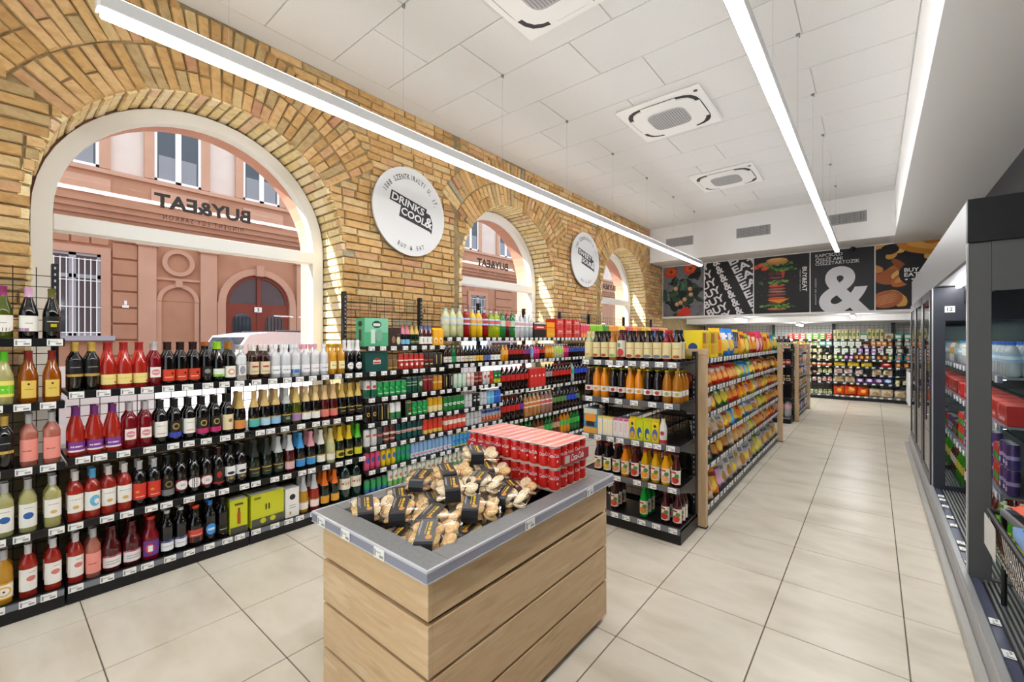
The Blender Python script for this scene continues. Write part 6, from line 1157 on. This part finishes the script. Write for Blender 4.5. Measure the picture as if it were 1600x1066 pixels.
# ---------------------------------------------------------------- wall fridges
FRX, FY0, FY1 = .45, 3.85, 8.9; STEEL = M('77787a', .35, .6, name='brushed_grey'); FGR = M('5a5a5b', .45, .1, name='grey_end_panel'); FDK = M('30323c', .35, .2, name='dark_frame'); FWH = M('b9bbbd', .35, .5)
fr = empty('wall_fridge', 'long grey open wall fridge along the right side', 'fridge', (0, 0, 0))
obj('bumper_rail', MB().cbox(.365, .41, 2.0, FY1, 0, .05, M('b3b2ad', .4, .2), .006), fr); obj('base_plinth', MB().cbox(.41, 1.1, 2.0, FY1, 0, .13, M('a3a4a6', .4, .2), .006), fr)
obj('front_lip', MB().cbox(.415, .455, 2.0, FY1, .13, .165, FWH, .006), fr); obj('price_ledge', MB().box(.457, .50, 2.0, FY1, .13, .150, M('50546a', .2, spec=.7)), fr)
for y in (3.0, 3.3, 4.05, 4.3, 4.42, 4.8, 5.0, 5.3, 5.5, 5.62): obj('price_tag', TAGMESH, fr, (.46, y, .1535), RZ).rotation_euler = (-pi/2, 0, RZ)
g = MB()
for k in range(17): x = .515 + k * .022; g.box(x, x + .010, 2.0, FY1, .13, .148, M('9a9c9e', .35, .6))
obj('air_grille', g, fr); obj('grille_floor', MB().box(.50, .90, 2.0, FY1, .128, .132, BLACK), fr)
obj('back_panel', MB().box(1.06, 1.1, FY0 + .03, FY1, .13, 2.2, M('1d1f22', .25)), fr); obj('canopy', MB().cbox(FRX, 1.1, FY0 + .05, FY1, 2.20, 2.46, STEEL, .004), fr)
obj('front_fascia', MB().prism([(FRX - .004, 2.10), (FRX + .02, 2.10), (FRX + .02, 2.46), (FRX - .004, 2.46)], FY0 + .05, FY1, M('8a8b8c', .4, .35), 'y'), fr)
obj('header_panel', MB().cbox(FRX - .006, 1.115, FY0 - .012, FY0 + .05, 2.195, 2.462, M('17171a', .4), .003), fr); obj('canopy_soffit', MB().box(.47, .66, FY0 + .05, FY1, 2.115, 2.125, M('d4d4d5', .3, .2)).box(.66, .67, FY0 + .05, FY1, 1.95, 2.2, M('1d1e20', .5)), fr)
ep = obj('end_panel', MB().cbox(FRX, .548, FY0, FY0 + .04, .115, 2.195, FGR, .003).box(.548, 1.1, FY0, FY0 + .04, 1.90, 2.195, FGR).box(.548, 1.1, FY0, FY0 + .04, .115, .16, FGR), fr)
obj('glass_pane', MB().box(.548, 1.08, FY0 + .018, FY0 + .022, .16, 1.90, GLASS), ep); obj('edge_trim', MB().box(FRX - .006, FRX, FY0 - .002, FY0 + .042, .115, 2.195, FWH), ep)
for y in (5.9, 6.85, 7.9, FY1 - .04):
    p = obj('partition_frame', MB().box(FRX, .535, y, y + .035, .13, 2.10, FDK).box(.535, 1.06, y, y + .035, .13, .19, FDK).box(.535, 1.06, y, y + .035, 1.78, 2.10, FDK), fr)
    obj('glass_pane', MB().box(.535, 1.06, y + .015, y + .019, .19, 1.78, GLASS), p); obj('edge_trim', MB().box(FRX - .008, FRX, y - .004, y + .04, .13, 2.10, FWH), p)
for y0, y1 in ((5.94, 6.84), (6.89, 7.89), (7.94, 8.85)):
    d = obj('door_frame', MB().box(FRX - .02, FRX - .002, y0, y0 + .10, .15, 2.09, FDK).box(FRX - .02, FRX - .002, y1 - .10, y1, .15, 2.09, FDK).box(FRX - .02, FRX - .002, y0 + .10, y1 - .10, 2.0, 2.09, FDK).box(FRX - .02, FRX - .002, y0 + .10, y1 - .10, .15, .24, FDK), fr)
    obj('glass_pane', MB().box(FRX - .013, FRX - .009, y0 + .10, y1 - .10, .24, 2.0, GLASS), d); obj('door_handle', MB().tube((FRX - .045, y0 + .05, .8), (FRX - .045, y0 + .05, 1.5), .010, CHROME).tube((FRX - .045, y0 + .05, .85), (FRX - .015, y0 + .05, .85), .007, CHROME).tube((FRX - .045, y0 + .05, 1.45), (FRX - .015, y0 + .05, 1.45), .007, CHROME), d)
obj('fridge_lamp', MB().cbox(.60, .63, FY0 + .1, 5.85, 2.085, 2.113, M('ffffff', .5, emit=34.0), .004), fr); obj('fridge_number', MB().box(.53, .60, 5.895, 5.898, 1.86, 1.92, WHITE), fr)
vs, fs = text_fit('12', h=.035, bold=.02, cx=.565, cy=1.89); obj('numeral', MB().add([(x, 5.8945, y) for x, y in vs], fs, BLACK).raw('numeral'), fr)
FRZ = [.16, .66, 1.08, 1.375]
def fridge_bay(y0, y1, nm, lv):
    e = dict(loc=Vector((.60, y1, 0)), rz=-RZ, W=y1 - y0, D=.45, nm=nm, lv=lv)
    for z in lv[1:]:
        s = obj('fridge_shelf', MB().box(.60, 1.05, y0, y1, z - .014, z, M('8f9194', .3, .5)), fr); obj('price_rail', MB().box(.588, .60, y0, y1, z - .035, z + .006, M('777b96', .15, spec=.7)), s)
        obj('shelf_led', MB().box(.605, .617, y0 + .02, y1 - .02, z - .019, z - .0145, M('fffffd', .5, emit=9.0)), s)  # light strip added under the shelf to brighten the goods
        n = int((y1 - y0) / .17)
        for k in range(n): obj('price_tag', TAGMESH, s, (.587, y0 + (k + .5) * (y1 - y0) / n, z + .003), -RZ)
    return e
R1 = fridge_bay(FY0 + .05, 5.89, 'open fridge', FRZ)
soda('i_wat', 'clear water bottle, blue cap', 'ice', '9ab8d8', '2f6ac8', 'petsm', mk='d8e4ee', kind='water_bottle'); soda('i_watg', 'clear bottle with green cap', 'ice', 'd0e0d0', '3aa85a', 'petsm'); soda('i_red', 'striped bottle with red cap', M('e8e4e0', .2), 'e0a03a', 'c02a28', 'petsm'); soda('i_grn', 'green drink bottle', M('4aae2a', .12, trans=.4, ior=1.33), 'e0c82a', 'f0f0e0', 'pet'); soda('i_chy', 'cherry drink bottle', 'cherry', 'd8c8c8', 'd03a2a', 'pet')
can('i_rg', 'red-green cold can', 'b8301e', [(.25, .6, '2a8a3a')], h=.13, r=.032); can('i_pu', 'purple cold can', '4a2f6a', [(.4, .55, 'b09ac8')], [('r', -.4, .4, .1, .3, 'd8c8e0')], h=.155, r=.03); can('i_br', 'brown-green cold can', '6a3a24', [(.3, .5, '4a8a3a')], h=.13, r=.032); box('i_pack', 'shrink-wrapped red cola pack', .26, .16, .12, 'c4201a', [('t', 'Coca-Cola', 0, .3, 1.2, .25, 'f0dcd8'), ('r', -.9, -.7, .1, .9, 'e8807a'), ('r', -.3, -.2, .6, .9, '8a1612'), ('r', .3, .5, .55, .85, '8a1612')], name='multipack', top='d86058')
fill(R1, 3, [('i_wat', 3), ('i_watg', 4), ('i_red', 3), ('i_watg', 2), ('i_red', 2), ('i_wat', 12)], rows=2); fill(R1, 2, [('i_pack', 7)], rows=1); fill(R1, 1, [('i_rg', 5), ('i_pu', 3), ('i_rg', 6), ('i_br', 3), ('i_pu', 4), ('i_rg', 3), ('i_pu', 3)], rows=1, stack=2); fill(R1, 0, [('i_chy', 4), ('i_grn', 5), ('i_chy', 3), ('i_grn', 6)], rows=2, inset=.05)
for y0, y1, nm in ((5.95, 6.83, 'first door fridge'), (6.90, 7.88, 'second door fridge'), (7.95, 8.84, 'last door fridge')):
    R2 = fridge_bay(y0, y1, nm, FRZ)
    fill(R2, 3, [('i_wat', 5), ('i_red', 4), ('i_watg', 3)]); fill(R2, 2, [('i_pack', 3)]); fill(R2, 1, [('i_rg', 4), ('i_pu', 4), ('i_br', 4)]); fill(R2, 0, [('i_chy', 4), ('i_grn', 4)], inset=.05)
# low basket with trays in front of the fridge end panel
bk = empty('wire_basket', 'black rimmed wire basket with trays at the right edge', 'basket', (0, 0, 0)); BX0, BX1, BYA, BYB, BZ = .50, 1.0, 2.45, 3.60, .64
b = MB()
for p in (((BX0, BYA), (BX0, BYB)), ((BX1, BYA), (BX1, BYB)), ((BX0, BYA), (BX1, BYA)), ((BX0, BYB), (BX1, BYB))): b.tube((*p[0], BZ), (*p[1], BZ), .014, BLACK)
obj('rim', b, bk); b = MB()
for k in range(24): y = BYA + (BYB - BYA) * k / 23; b.bar((BX0, y, BZ), (BX0 + .03, y, .40), .003, CHROME); b.bar((BX0 + .03, y, .40), (BX1, y, .40), .003, CHROME)
for z in (.46, .52, .58): b.bar((BX0 + .015, BYA, z), (BX0 + .015, BYB, z), .003, CHROME)
obj('wire_body', b, bk); b = MB()
for x, y in ((BX0 + .05, BYA + .05), (BX0 + .05, BYB - .05), (BX1 - .03, BYA + .05), (BX1 - .03, BYB - .05)): b.tube((x, y, .15), (x, y, .64), .012, BLACK)
obj('legs', b, bk); obj('price_card', MB().box(BX0 - .02, BX0 - .017, 3.30, 3.58, .46, .63, M('c9c8c6', .4)), bk)
tr = empty('food_tray', 'black tray with a red-orange pack in the basket', 'tray', (.76, 3.36, .655), .1)
obj('tray_body', MB().cbox(-.20, .20, -.16, .16, 0, .012, BLACK, .003), tr); obj('tray_edge', MB().box(-.215, -.20, -.175, .175, 0, .035, M('9a9da0', .3, .5)).box(.20, .215, -.175, .175, 0, .035, M('9a9da0', .3, .5)).box(-.20, .20, -.175, -.16, 0, .035, M('9a9da0', .3, .5)).box(-.20, .20, .16, .175, 0, .035, M('9a9da0', .3, .5)), tr)
bag('v_tom', 'red-orange food pack', .15, .14, .06, 'd8502a', [('o', 0, .5, .6, .25, 'e87a4a')], seed=77, name='food_pouch'); place('v_tom', (.66, 3.30, .715), .3, 'red-orange food pack lying on the black tray', None, tilt=-pi/2 + .1)
tb = empty('food_tray', 'empty bright blue tray in the basket at the right edge', 'tray', (.74, 2.92, .655), 0)
BLU = M('2f62b8', .3); obj('tray_body', MB().cbox(-.2, .2, -.2, .2, 0, .012, BLU, .003), tb); obj('tray_edge', MB().box(-.225, -.2, -.225, .225, 0, .05, M('7aa4dc', .3)).box(.2, .225, -.225, .225, 0, .05, M('7aa4dc', .3)).box(-.2, .2, -.225, -.2, 0, .05, M('7aa4dc', .3)).box(-.2, .2, .2, .225, 0, .05, M('7aa4dc', .3)), tb)
box('v_or', 'orange carton', .07, .06, .15, 'e0901e', [('r', -1, 1, .5, .8, 'c8402a')], cat='carton'); place('v_or', (.66, 3.50, .4045), -RZ, 'orange carton standing inside the wire basket', None); place('v_or', (.66, 3.40, .4045), -RZ + .2, 'second orange carton standing nearer in the wire basket', None)
obj('green_mat', MB().box(.66, 1.04, 2.05, 3.75, .149, .157, noise_mat('green_mat', ['3a6a34', '4f8044'], 40, .8)), fr)
if BADLAB: print('LABEL PROBLEMS', len(BADLAB), BADLAB[:12])
